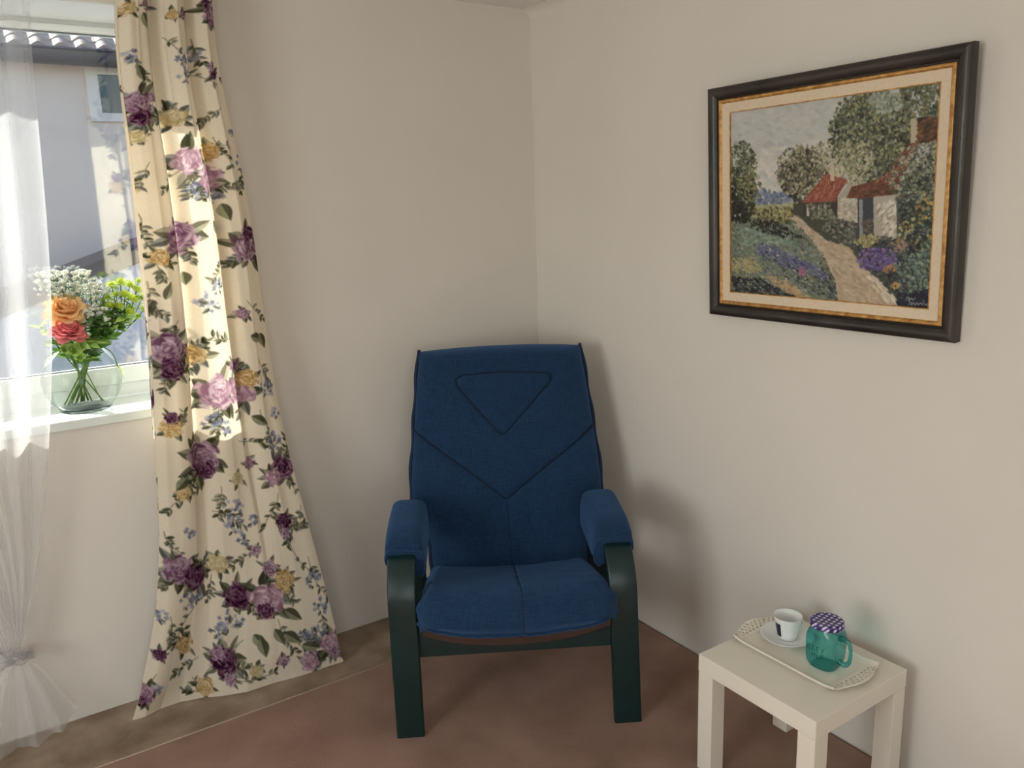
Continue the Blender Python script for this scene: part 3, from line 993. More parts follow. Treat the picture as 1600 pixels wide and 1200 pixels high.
# gingham: woven checks in two blues over white, procedural
m, nt, p = new_mat('gingham_lid_print')
tc = N(nt, 'ShaderNodeTexCoord')
sp = N(nt, 'ShaderNodeSeparateXYZ'); nt.links.new(tc.outputs['Object'], sp.inputs[0])
def stripe(o1, o2=None, sgn=1):
    v = o1
    if o2 is not None:
        a = N(nt, 'ShaderNodeMath', operation='ADD'); nt.links.new(o1, a.inputs[0]); nt.links.new(o2, a.inputs[1]); v = a.outputs[0]
    mu = N(nt, 'ShaderNodeMath', operation='MULTIPLY'); mu.inputs[1].default_value = 1/0.0135; nt.links.new(v, mu.inputs[0])
    fr_n = N(nt, 'ShaderNodeMath', operation='FRACT'); nt.links.new(mu.outputs[0], fr_n.inputs[0])
    gt = N(nt, 'ShaderNodeMath', operation='GREATER_THAN'); gt.inputs[1].default_value = 0.5; nt.links.new(fr_n.outputs[0], gt.inputs[0])
    return gt.outputs[0]
s1 = stripe(sp.outputs['X']); s2 = stripe(sp.outputs['Y'], sp.outputs['Z'])
ad = N(nt, 'ShaderNodeMath', operation='ADD'); nt.links.new(s1, ad.inputs[0]); nt.links.new(s2, ad.inputs[1])
dv2 = N(nt, 'ShaderNodeMath', operation='DIVIDE'); dv2.inputs[1].default_value = 2.0; nt.links.new(ad.outputs[0], dv2.inputs[0])
rp = N(nt, 'ShaderNodeValToRGB'); rp.color_ramp.interpolation = 'CONSTANT'
rp.color_ramp.elements[0].color = lin((226, 214, 232))+(1,)
rp.color_ramp.elements[1].position = 0.75; rp.color_ramp.elements[1].color = lin((20, 16, 62))+(1,)
e_ = rp.color_ramp.elements.new(0.25); e_.color = lin((74, 66, 140))+(1,)
nt.links.new(dv2.outputs[0], rp.inputs[0]); nt.links.new(rp.outputs[0], p.inputs['Base Color'])
p.inputs['Roughness'].default_value = 0.4
M['gingham'] = m
lv, lf = lathe_data([(0.040, 0.0), (0.0418, 0.0008), (0.0422, 0.002), (0.0412, 0.004), (0.0412, 0.013), (0.0400, 0.0152), (0.0375, 0.0160), (0.035, 0.0155), (0.0, 0.0155)], 64, (0, 0, 0.1125))
mesh_obj('lid', lv, lf, M['gingham'], jar)

# ------------------------------------------------------------------ framed painting
PW, PH = 0.762, 0.664
pr = empty('framed_painting', (-0.004, -1.348, 1.212))
tag(pr, 'framed oil painting of a cottage garden path on the right wall', 'painting')
pr.rotation_euler = (0, math.radians(-2.2), 0)
# local frame: X out of the wall is -x, width runs along -y (viewer's right), height z
def PLoc(a, b, d):          # a: from left edge, b: from bottom edge, d: out of the wall
    return (-d, PW/2-a, b)
def frame_side(name, prof, i0, mat, parent):
    """four mitred mouldings; prof: list of (inset, depth)"""
    cor = [(0, 0), (PW, 0), (PW, PH), (0, PH)]
    sg_ = [(1, 1), (-1, 1), (-1, -1), (1, -1)]
    for k in range(4):
        k2 = (k+1) % 4
        V = []
        for kk in (k, k2):
            for (ins, d) in prof:
                V.append(PLoc(cor[kk][0]+sg_[kk][0]*ins, cor[kk][1]+sg_[kk][1]*ins, d))
        n = len(prof)
        F = [(q, (q+1) % n, n+(q+1) % n, n+q) for q in range(n)]+[tuple(range(n)), tuple(range(n, 2*n))]
        o = mesh_obj(name, V, F, mat, parent, smooth=False)
        auto_smooth(o, 35)
frame_side('frame_moulding', [(0, 0.0), (0, 0.022), (0.002, 0.027), (0.007, 0.030), (0.016, 0.030), (0.025, 0.026), (0.030, 0.020), (0.031, 0.0)], 0, M['frame_dark'], pr)
frame_side('black_lip', [(0.031, 0.0), (0.031, 0.019), (0.035, 0.019), (0.036, 0.0)], 0, M['frame_black'], pr)
frame_side('gold_slip', [(0.036, 0.0), (0.036, 0.019), (0.039, 0.0215), (0.043, 0.0215), (0.047, 0.017), (0.047, 0.0)], 0, M['gold'], pr)
frame_side('linen_liner', [(0.047, 0.0), (0.047, 0.0165), (0.072, 0.0130), (0.072, 0.0)], 0, M['liner'], pr)
frame_side('inner_gold_slip', [(0.072, 0.0), (0.072, 0.0138), (0.0745, 0.0138), (0.0755, 0.0)], 0, M['gold'], pr)

# ------------------------------------------------------------------ numpy painter for flat prints (canvas paint, curtain print)
class Paint:
    def __init__(self, w, h, col):
        self.w, self.h = w, h
        self.a = np.zeros((h, w, 3)); self.a[:] = col
    def ell(self, x, y, rx, ry, ang, col, al=1.0, soft=0.25):
        R = max(rx, ry)+1.5
        x0, x1 = int(max(0, x-R)), int(min(self.w, x+R+2)); y0, y1 = int(max(0, y-R)), int(min(self.h, y+R+2))
        if x1 <= x0 or y1 <= y0: return
        X, Y = np.meshgrid(np.arange(x0, x1)-x, np.arange(y0, y1)-y)
        c, s = math.cos(ang), math.sin(ang)
        d = np.sqrt(((X*c+Y*s)/max(rx, .4))**2+((-X*s+Y*c)/max(ry, .4))**2)
        k = np.clip((1+soft-d)/(2*soft), 0, 1)*al
        reg = self.a[y0:y1, x0:x1]
        reg += (np.asarray(col, float)-reg)*k[..., None]
    def leaf(self, x, y, L, W, ang, col, vein=None, al=1.0):
        """pointed leaf starting at x,y and pointing along ang"""
        R = L+2
        x0, x1 = int(max(0, x-R)), int(min(self.w, x+R+2)); y0, y1 = int(max(0, y-R)), int(min(self.h, y+R+2))
        if x1 <= x0 or y1 <= y0: return
        X, Y = np.meshgrid(np.arange(x0, x1)-x, np.arange(y0, y1)-y)
        c, s = math.cos(ang), math.sin(ang)
        u = (X*c+Y*s)/L; v = (-X*s+Y*c)
        prof = W*np.sin(np.clip(u, 0, 1)**0.8*math.pi)
        k = np.clip(prof-np.abs(v)+0.5, 0, 1)*((u > 0) & (u < 1))*al
        reg = self.a[y0:y1, x0:x1]
        shade = np.asarray(col, float)*(1+0.18*np.sign(v))[..., None]
        reg += (shade-reg)*k[..., None]
        if vein is not None:
            kv = np.clip(1.0-np.abs(v)/0.9, 0, 1)*((u > 0) & (u < 0.95))*al*0.8
            reg += (np.asarray(vein, float)-reg)*kv[..., None]
    def line(self, pts, wid, col, al=1.0):
        P = np.array(pts, float)
        for a, b in zip(P[:-1], P[1:]):
            R = wid+1
            x0, x1 = int(max(0, min(a[0], b[0])-R)), int(min(self.w, max(a[0], b[0])+R+2))
            y0, y1 = int(max(0, min(a[1], b[1])-R)), int(min(self.h, max(a[1], b[1])+R+2))
            if x1 <= x0 or y1 <= y0: continue
            X, Y = np.meshgrid(np.arange(x0, x1), np.arange(y0, y1))
            ab = b-a
            t = np.clip(((X-a[0])*ab[0]+(Y-a[1])*ab[1])/max(1e-6, ab@ab), 0, 1)
            d = np.hypot(X-a[0]-t*ab[0], Y-a[1]-t*ab[1])
            k = np.clip(wid/2+0.5-d, 0, 1)*al
            reg = self.a[y0:y1, x0:x1]
            reg += (np.asarray(col, float)-reg)*k[..., None]
    def poly(self, pts, col, al=1.0):
        P = np.array(pts, float)
        x0, x1 = int(max(0, P[:, 0].min())), int(min(self.w, P[:, 0].max()+2))
        y0, y1 = int(max(0, P[:, 1].min())), int(min(self.h, P[:, 1].max()+2))
        if x1 <= x0 or y1 <= y0: return
        X, Y = np.meshgrid(np.arange(x0, x1)+0.01, np.arange(y0, y1)+0.01)
        ins = np.zeros(X.shape, bool)
        n = len(P)
        for i in range(n):
            ax, ay = P[i]; bx, by = P[(i+1) % n]
            c = ((ay > Y) != (by > Y)) & (X < (bx-ax)*(Y-ay)/((by-ay) if by != ay else 1e-9)+ax)
            ins ^= c
        reg = self.a[y0:y1, x0:x1]
        reg += (np.asarray(col, float)-reg)*(ins*al)[..., None]

def set_print(o, cols, name='print'):
    """cols: (nverts,3) linear colours"""
    at = o.data.color_attributes.new(name, 'FLOAT_COLOR', 'POINT')
    buf = np.ones((len(o.data.vertices), 4), np.float32)
    buf[:, :3] = cols
    at.data.foreach_set('color', buf.ravel())
def fast_grid(name, P, mat, parent=None):
    """P: (nv,nu,3) points -> smooth grid mesh"""
    nv_, nu_ = P.shape[:2]
    idx = np.arange(nv_*nu_).reshape(nv_, nu_)
    q = np.stack([idx[:-1, :-1], idx[:-1, 1:], idx[1:, 1:], idx[1:, :-1]], -1).reshape(-1, 4)
    me = bpy.data.meshes.new(name)
    me.vertices.add(nv_*nu_)
    me.vertices.foreach_set('co', P.reshape(-1).astype(np.float32))
    me.loops.add(q.size)
    me.loops.foreach_set('vertex_index', q.reshape(-1).astype(np.int32))
    me.polygons.add(len(q))
    me.polygons.foreach_set('loop_start', (np.arange(len(q))*4).astype(np.int32))
    me.polygons.foreach_set('use_smooth', np.ones(len(q), bool))
    me.update(calc_edges=True)
    me.validate()
    if mat: me.materials.append(mat)
    o = bpy.data.objects.new(name, me)
    COL.objects.link(o)
    if parent: o.parent = parent
    return o

# ---- the painted canvas
def homog(src, dst):
    A, b = [], []
    for (x, y), (u, v) in zip(src, dst):
        A.append([x, y, 1, 0, 0, 0, -u*x, -u*y]); b.append(u)
        A.append([0, 0, 0, x, y, 1, -v*x, -v*y]); b.append(v)
    h_ = np.linalg.solve(np.array(A, float), np.array(b, float))
    return np.append(h_, 1).reshape(3, 3)
QW, QH = 470, 400
Hm = homog([(92, 275), (917, 155), (853, 1068), (92, 980)], [(0, 0), (QW, 0), (QW, QH), (0, QH)])
def hp_(x, y):
    q = Hm@np.array([x, y, 1.0]); return q[0]/q[2], q[1]/q[2]
pt = Paint(QW, QH, (196, 196, 190))
R_ = random.Random(5)
def jit(c, s=14):
    k = R_.uniform(-s, s)
    return [max(0, min(255, v+k+R_.uniform(-s*.5, s*.5))) for v in c]
def dabs(pts_fn, n, pal, size=(2.0, 5.0), asp=0.5, ang=None, al=0.85):
    for _ in range(n):
        x, y = pts_fn()
        u, v = hp_(x, y)
        s = R_.uniform(*size)
        a = R_.uniform(0, math.pi) if ang is None else ang+R_.gauss(0, 0.35)
        pt.ell(u, v, s, s*asp*R_.uniform(.6, 1.2), a, jit(R_.choice(pal)), al, 0.3)
def in_ell(cx, cy, rx, ry, pw=0.55):
    def f():
        a = R_.uniform(0, 2*math.pi); r = R_.random()**pw
        return cx+rx*r*math.cos(a), cy+ry*r*math.sin(a)
    return f
def in_poly(P):
    P = np.array(P, float)
    x0, y0 = P.min(0); x1, y1 = P.max(0)
    def f():
        for _ in range(200):
            x, y = R_.uniform(x0, x1), R_.uniform(y0, y1)
            ins = False
            n = len(P)
            for i in range(n):
                ax, ay = P[i]; bx, by = P[(i+1) % n]
                if (ay > y) != (by > y) and x < (bx-ax)*(y-ay)/(by-ay)+ax: ins = not ins
            if ins: return x, y
        return x, y
    return f
def hpoly(P, col, al=1.0):
    pt.poly([hp_(x, y) for x, y in P], col, al)
# sky
dabs(in_poly([(92, 270), (920, 150), (920, 400), (500, 620), (92, 640)]), 900, [(184, 190, 186), (194, 196, 188), (190, 192, 186), (178, 186, 186)], (6, 14), .5, 0.2, .5)
dabs(in_poly([(150, 430), (520, 380), (500, 620), (170, 620)]), 350, [(216, 208, 192), (208, 204, 194), (222, 214, 200)], (6, 13), .5, 0.2, .5)
# far blue trees, meadow strip
dabs(in_poly([(170, 590), (215, 578), (330, 608), (330, 645), (170, 645)]), 220, [(96, 112, 150), (120, 136, 168), (84, 100, 128), (140, 150, 160)], (3, 6), .6)
hpoly([(160, 645), (345, 635), (345, 700), (160, 690)], (168, 170, 118))
dabs(in_poly([(160, 640), (345, 636), (345, 700), (160, 690)]), 140, [(176, 176, 112), (196, 190, 150), (140, 148, 90)], (3, 7), .35, 0.0)
# ground left: teal and sage meadow
hpoly([(92, 690), (330, 690), (440, 800), (500, 1030), (92, 985)], (118, 128, 104))
dabs(in_poly([(92, 690), (330, 690), (430, 800), (500, 1030), (92, 985)]), 1300, [(112, 130, 108), (140, 150, 124), (92, 118, 104), (156, 160, 128), (80, 96, 86), (128, 140, 140), (96, 104, 120)], (2.5, 6), .45, 0.35)
dabs(in_poly([(120, 730), (300, 740), (340, 800), (140, 800)]), 160, [(96, 132, 112), (120, 146, 126), (150, 168, 138)], (3, 8), .4, .3)
hpoly([(330, 640), (920, 560), (868, 1068), (500, 1040), (430, 800), (320, 690)], (74, 78, 64))
# hedge row along the meadow
dabs(in_poly([(180, 650), (330, 655), (320, 720), (190, 720)]), 260, [(120, 112, 60), (150, 142, 70), (92, 88, 52), (172, 160, 92), (60, 54, 44)], (2, 5), .6)
dabs(in_poly([(110, 690), (250, 700), (360, 770), (340, 785), (180, 740)]), 170, [(42, 38, 38), (58, 50, 46), (36, 42, 40)], (2, 5), .6)
# blue violet drift, ochre patches, bottom shade
dabs(in_poly([(200, 790), (300, 830), (480, 920), (460, 950), (300, 890), (190, 830)]), 300, [(84, 84, 138), (98, 100, 152), (112, 118, 150), (68, 70, 120)], (2.5, 6), .5, .4)
dabs(in_poly([(92, 850), (180, 850), (210, 905), (92, 905)]), 110, [(176, 158, 98), (190, 168, 104), (160, 150, 100)], (3, 7), .4, .1)
dabs(in_poly([(215, 925), (270, 925), (400, 1015), (330, 1010)]), 140, [(190, 150, 98), (204, 168, 116), (178, 138, 92)], (3, 7), .4, .45)
dabs(in_poly([(92, 920), (200, 930), (330, 1005), (92, 985)]), 240, [(34, 38, 44), (48, 50, 58), (60, 66, 66), (40, 36, 50)], (2, 6), .5, .3)
dabs(in_poly([(260, 860), (480, 960), (500, 1025), (420, 1000), (300, 930)]), 200, [(52, 56, 56), (84, 100, 84), (112, 128, 104), (66, 70, 88)], (2, 5), .5, .4)
dabs(in_ell(365, 908, 18, 20), 26, [(178, 92, 130), (196, 112, 146)], (2, 4.5), .6)
dabs(in_poly([(120, 740), (470, 880), (480, 980), (120, 960)]), 160, [(206, 208, 190), (190, 176, 130), (184, 160, 80), (206, 190, 160)], (1, 2.6), .6)
# left tree
dabs(in_ell(125, 600, 60, 110), 200, [(40, 44, 36), (54, 58, 44), (36, 40, 40)], (4, 8), .7)
dabs(in_ell(130, 480, 62, 92), 420, [(70, 80, 58), (96, 104, 66), (116, 122, 76), (56, 64, 52), (130, 132, 96)], (2, 5), .6)
dabs(in_ell(160, 570, 48, 70), 220, [(104, 108, 66), (140, 138, 80), (76, 84, 56), (172, 160, 92)], (2, 4.5), .6)
dabs(in_ell(130, 670, 50, 40), 110, [(34, 34, 34), (48, 46, 42), (66, 60, 50)], (3, 6), .6)
# middle trees
dabs(in_ell(370, 530, 95, 105), 260, [(58, 58, 46), (76, 74, 56), (50, 48, 44)], (4, 7), .7)
dabs(in_ell(365, 510, 105, 108), 620, [(132, 126, 88), (160, 150, 106), (104, 102, 72), (184, 172, 128), (86, 82, 64), (120, 112, 96)], (2, 4.5), .6)
dabs(in_ell(460, 450, 60, 60), 240, [(150, 146, 116), (176, 168, 130), (112, 112, 84), (196, 188, 156)], (2, 4.5), .6)
# the big tree
dabs(in_ell(650, 380, 165, 180), 520, [(58, 64, 52), (72, 78, 56), (46, 50, 46)], (5, 9), .7)
dabs(in_ell(640, 370, 175, 190), 1500, [(96, 104, 68), (122, 126, 78), (148, 150, 100), (74, 84, 62), (172, 170, 124), (60, 66, 54), (110, 112, 96)], (2, 5), .6)
dabs(in_ell(560, 480, 80, 100), 420, [(178, 172, 132), (156, 152, 108), (198, 190, 156), (120, 122, 84)], (2, 5), .55)
dabs(in_ell(690, 235, 70, 45), 200, [(150, 160, 140), (176, 182, 162), (120, 132, 110)], (2, 5), .6)
dabs(in_poly([(745, 170), (920, 150), (915, 310), (780, 310)]), 420, [(84, 92, 58), (112, 116, 70), (60, 66, 48), (96, 108, 96), (134, 130, 84)], (2, 5), .6)
# cottages: roofs, walls, door, chimneys
hpoly([(362, 636), (455, 520), (540, 548), (488, 634)], (158, 74, 54))
dabs(in_poly([(370, 632), (455, 524), (534, 550), (486, 628)]), 240, [(168, 84, 62), (182, 96, 72), (146, 66, 48), (196, 120, 92)], (2, 6), .3, -0.9)
hpoly([(366, 640), (500, 636), (500, 690), (366, 690)], (70, 60, 54))
for xx in (380, 402, 424, 446):
    hpoly([(xx, 645), (xx+11, 645), (xx+11, 690), (xx, 688)], (192, 182, 164))
hpoly([(473, 486), (489, 486), (489, 552), (473, 548)], (204, 186, 148))
hpoly([(500, 622), (545, 560), (600, 600), (582, 720), (500, 705)], (176, 164, 142))
dabs(in_poly([(505, 620), (580, 620), (580, 715), (505, 700)]), 160, [(192, 182, 160), (170, 156, 130), (210, 202, 184)], (2, 6), .5)
hpoly([(535, 620), (556, 574), (690, 540), (762, 430), (800, 385), (832, 385), (765, 520), (716, 608), (640, 622)], (122, 66, 44))
dabs(in_poly([(640, 560), (700, 520), (762, 430), (800, 390), (826, 390), (750, 520), (700, 560)]), 240, [(160, 84, 58), (142, 74, 52), (176, 104, 76), (112, 60, 42)], (2, 6), .35, -0.9)
dabs(in_poly([(540, 616), (560, 580), (690, 560), (710, 606)]), 150, [(112, 66, 42), (134, 82, 52), (92, 54, 38)], (2, 6), .35, -0.1)
hpoly([(578, 622), (640, 618), (640, 782), (578, 790)], (66, 72, 78))
hpoly([(584, 626), (598, 626), (598, 790), (584, 790)], (138, 146, 150))
dabs(in_poly([(598, 700), (640, 700), (640, 785), (598, 785)]), 60, [(132, 104, 80), (110, 92, 80), (92, 86, 80)], (2, 5), .6)
hpoly([(640, 616), (738, 608), (738, 790), (640, 785)], (178, 168, 148))
dabs(in_poly([(650, 640), (730, 625), (725, 770), (680, 780)]), 170, [(216, 208, 192), (196, 186, 164), (160, 142, 108), (222, 214, 200)], (2, 7), .45, -.9)
hpoly([(730, 612), (742, 612), (742, 790), (730, 790)], (92, 92, 84))
hpoly([(790, 305), (818, 300), (818, 398), (790, 404)], (188, 174, 140))
hpoly([(818, 302), (912, 300), (905, 400), (818, 402)], (92, 60, 38))
dabs(in_poly([(818, 302), (912, 300), (905, 400), (818, 402)]), 80, [(112, 70, 42), (70, 48, 36), (132, 84, 48)], (3, 7), .4, -.4)
# shrubs on the right
dabs(in_poly([(745, 560), (905, 400), (868, 1060), (720, 1050), (700, 960), (760, 800)]), 700, [(50, 56, 50), (40, 44, 42), (60, 66, 58)], (4, 8), .7)
dabs(in_poly([(690, 540), (780, 420), (905, 390), (895, 640), (740, 640)]), 620, [(104, 110, 86), (132, 136, 108), (84, 92, 70), (158, 158, 132), (70, 76, 62), (184, 176, 140)], (2, 4.5), .6)
dabs(in_poly([(745, 620), (890, 600), (868, 1040), (740, 1020), (720, 880)]), 760, [(78, 92, 78), (104, 120, 98), (56, 66, 60), (128, 144, 116), (44, 52, 52), (92, 104, 110)], (2, 4.8), .6)
dabs(in_ell(840, 660, 40, 50), 44, [(190, 146, 54), (206, 168, 72), (170, 124, 60)], (2, 4), .6)
dabs(in_ell(800, 770, 70, 70), 44, [(196, 156, 66), (184, 136, 60), (206, 180, 96)], (2, 4), .6)
dabs(in_poly([(470, 690), (575, 720), (575, 800), (520, 800), (440, 740)]), 260, [(92, 104, 84), (120, 128, 104), (70, 78, 70), (150, 150, 120), (116, 92, 116), (58, 60, 60)], (2, 4.5), .6)
dabs(in_poly([(380, 640), (470, 640), (500, 720), (400, 700)]), 170, [(112, 116, 92), (140, 140, 112), (84, 90, 72)], (2, 4), .6)
# path
PATH = [(305, 694), (345, 690), (395, 735), (460, 790), (545, 815), (585, 880), (640, 940), (740, 1052), (500, 1030), (488, 940), (440, 850), (390, 770)]
hpoly(PATH, (188, 162, 128))
dabs(in_poly(PATH), 620, [(196, 172, 138), (182, 156, 122), (208, 186, 154), (172, 144, 112), (200, 178, 150)], (3, 8), .4, 0.5, .6)
dabs(in_poly([(600, 930), (640, 930), (735, 1040), (690, 1040)]), 60, [(220, 206, 178), (208, 190, 160)], (3, 7), .4, .6)
dabs(in_poly([(300, 700), (330, 700), (440, 830), (490, 960), (470, 960), (410, 830)]), 150, [(70, 74, 60), (96, 104, 80), (120, 120, 92), (150, 150, 130)], (2, 4), .6)
# violet and orange flowers beside the path
dabs(in_poly([(550, 800), (600, 850), (700, 990), (820, 1000), (800, 800), (640, 770)]), 380, [(58, 60, 62), (70, 82, 74), (84, 92, 84), (48, 46, 70)], (3, 6), .6)
dabs(in_ell(650, 865, 78, 48), 240, [(104, 78, 150), (126, 98, 168), (84, 62, 128), (146, 116, 170), (96, 88, 150)], (2, 4.6), .65)
dabs(in_ell(610, 790, 46, 26), 90, [(176, 156, 86), (196, 180, 120), (140, 132, 84)], (2, 4.4), .6)
dabs(in_ell(700, 905, 26, 16), 30, [(176, 116, 62), (190, 132, 72)], (2, 4), .6)
dabs(in_ell(740, 815, 40, 24), 46, [(190, 140, 80), (170, 140, 96), (150, 116, 130)], (2, 4), .6)
dabs(in_ell(720, 972, 18, 12), 22, [(200, 146, 64), (190, 150, 80)], (2, 4), .6)
dabs(in_poly([(720, 880), (860, 800), (850, 1000), (740, 1000)]), 150, [(110, 140, 116), (136, 160, 130), (92, 116, 112)], (2, 4.4), .7)
dabs(in_poly([(735, 1010), (858, 990), (852, 1066), (730, 1050)]), 150, [(34, 42, 70), (28, 34, 52), (40, 46, 60)], (3, 6), .6)
# painter's scribbled mark, lower right
for P in ([(762, 1030), (768, 1018), (776, 1024), (772, 1034), (784, 1022), (790, 1030), (800, 1022)], [(772, 1050), (778, 1038), (786, 1040), (782, 1050), (794, 1042), (800, 1050), (806, 1042), (812, 1050), (818, 1042), (826, 1050), (832, 1034)], [(834, 1052), (838, 1046), (842, 1052), (848, 1046)]):
    pt.line([hp_(x, y) for x, y in P], 1.3, (196, 196, 190), .85)
noise = RNG.normal(0, 5, (QH, QW, 1))
def soften(a, k):
    p_ = np.pad(a, ((1, 1), (1, 1), (0, 0)), mode='edge')
    b = sum(p_[i:i+a.shape[0], j:j+a.shape[1]] for i in range(3) for j in range(3))/9
    return a*(1-k)+b*k
def desat(a, k):
    g = (a*np.array([.3, .59, .11])).sum(2, keepdims=True)
    return g+(a-g)*k
img = np.clip(desat(soften(pt.a, .5), .72)+noise, 0, 255)
inner = 0.0742
aw, ah = PW-2*inner, PH-2*inner
ia = np.linspace(0, 1, QW); ib = np.linspace(0, 1, QH)
A_, B_ = np.meshgrid(ia, ib)
relief = (img.mean(2)-128)/255*0.0006
Pc = np.stack([-(0.0095+relief), PW/2-inner-A_*aw, PH-inner-B_*ah], -1)
m, nt, p = new_mat('oil_paint')
atn = N(nt, 'ShaderNodeAttribute', attribute_name='print')
nt.links.new(atn.outputs['Color'], p.inputs['Base Color'])
p.inputs['Roughness'].default_value = 0.5
p.inputs['Specular IOR Level'].default_value = 0.3
cvs = fast_grid('canvas', Pc, m, pr)
set_print(cvs, lina(img.reshape(-1, 3)))
box('backing_board', (-0.006, -PW/2+0.032, 0.032), (-0.001, PW/2-0.032, PH-0.032), M['frame_black'], pr)

# ------------------------------------------------------------------ floral curtain
# the print is laid out on the cloth in its own flat coordinates: 4 units per cm across and down
FX0, FY0 = 175, -75
FBASE = np.array((240, 229, 208.0))
fab = Paint(400, 1215, FBASE)
def fj(c, s=10):
    k = R_.uniform(-s, s); return [max(0, min(255, v+k)) for v in c]
PAL = {
    'mauve': [(176, 138, 166), (196, 164, 186), (150, 108, 142), (208, 184, 200), (122, 80, 116)],
    'dark': [(126, 82, 118), (146, 106, 138), (98, 56, 92), (172, 136, 162), (92, 52, 84)],
    'pink': [(214, 182, 200), (200, 162, 184), (228, 204, 214), (182, 138, 166), (176, 130, 160)],
    'ochre': [(216, 182, 124), (226, 198, 146), (198, 154, 92), (234, 214, 172), (186, 140, 84)],
    'cream': [(224, 210, 168), (212, 194, 148), (234, 224, 192), (200, 180, 130)],
    'blue': [(168, 174, 198), (148, 156, 186), (190, 194, 210), (130, 138, 170)],
}
LEAFC = [(124, 126, 106), (146, 146, 126), (104, 108, 90), (160, 158, 138), (134, 140, 138)]
def leafs(x, y, n, L, spread=6.28, a0=0.0):
    for k in range(n):
        a = a0+spread*(k+R_.uniform(-.45, .45))/max(1, n)
        fab.leaf(x+math.cos(a)*L*.35, y+math.sin(a)*L*.35, L*R_.uniform(.5, 1.0), L*R_.uniform(.13, .26), a+R_.uniform(-.5, .5), fj(R_.choice(LEAFC)), fj((104, 108, 92)), .85)
def bloom(x, y, r, kind):
    """watercolour peony: ragged overlapping petal strokes with pale rims and dark gaps"""
    pal = PAL[kind]
    x -= FX0; y -= FY0
    r *= 1.15
    sq = R_.uniform(.82, 1.12)
    lobes = R_.randint(5, 7); ph = R_.uniform(0, 6.28)
    def rim(a):
        return 0.86+0.16*math.cos(lobes*a+ph)
    for k in range(int(16+r)):
        a = R_.uniform(0, 6.28); q = r*R_.uniform(.05, .72)*rim(a)
        fab.ell(x+math.cos(a)*q, y+math.sin(a)*q*sq, r*.26, r*.2, a+1.57, fj(R_.choice(pal[:4]), 12), .75, .3)
    for ring, nk, sz in ((.90, 15, .22), (.74, 14, .24), (.56, 12, .23), (.38, 9, .21), (.2, 6, .18), (.06, 2, .14)):
        for k in range(nk):
            a = 6.28*k/nk+R_.uniform(-.3, .3); q = r*ring*R_.uniform(.86, 1.1)*rim(a)
            px_, py_ = x+math.cos(a)*q, y+math.sin(a)*q*sq
            w_ = r*sz*R_.uniform(.8, 1.3); h_ = w_*R_.uniform(.42, .66); t_ = a+1.57+R_.uniform(-.6, .6)
            fab.ell(px_-math.cos(a)*h_*.7, py_-math.sin(a)*h_*.7, w_*.95, h_*.6, t_, fj(R_.choice((pal[-1], pal[2]))), R_.uniform(.5, .9), .3)
            fab.ell(px_, py_, w_, h_*.75, t_, fj(R_.choice(pal[:4]), 12), .9, .25)
            if R_.random() < .6:
                fab.ell(px_+math.cos(a)*h_*.5, py_+math.sin(a)*h_*.5, w_*.7, max(.7, h_*.2), t_, fj(pal[3], 8), .8, .3)
    for k in range(int(r*1.2)):
        a = R_.uniform(0, 6.28); q = r*R_.uniform(.1, .95)
        fab.line([(x+math.cos(a)*q, y+math.sin(a)*q), (x+math.cos(a+.25)*q*1.08, y+math.sin(a+.25)*q*1.05)], .8, fj(pal[-1]), .6)
def sprig(x, y, r, kind='blue'):
    x -= FX0; y -= FY0
    for k in range(int(r*1.1)):
        a = R_.uniform(0, 6.28); q = r*R_.random()**.6
        cx, cy = x+math.cos(a)*q, y+math.sin(a)*q
        c = R_.choice(PAL[kind])
        for t in range(4):
            b = a+1.57*t
            fab.ell(cx+math.cos(b)*1.8, cy+math.sin(b)*1.8, 2.0, 1.4, b, fj(c), .8)
    leafs(x, y+r*.4, 3, r*.8)
def vine(x, y, L, a):
    x -= FX0; y -= FY0
    P = [(x, y)]
    for k in range(8):
        a += R_.uniform(-.28, .28)
        P.append((P[-1][0]+math.cos(a)*L/8, P[-1][1]+math.sin(a)*L/8))
    fab.line(P, 1.1, (134, 130, 104), .8)
    for k in range(2, 9):
        for s in (-1, 1):
            if R_.random() < .7:
                fab.leaf(P[k][0], P[k][1], R_.uniform(7, 14), R_.uniform(1.8, 3.4), a+s*R_.uniform(.5, 1.1), fj(R_.choice(LEAFC)), None, .9)
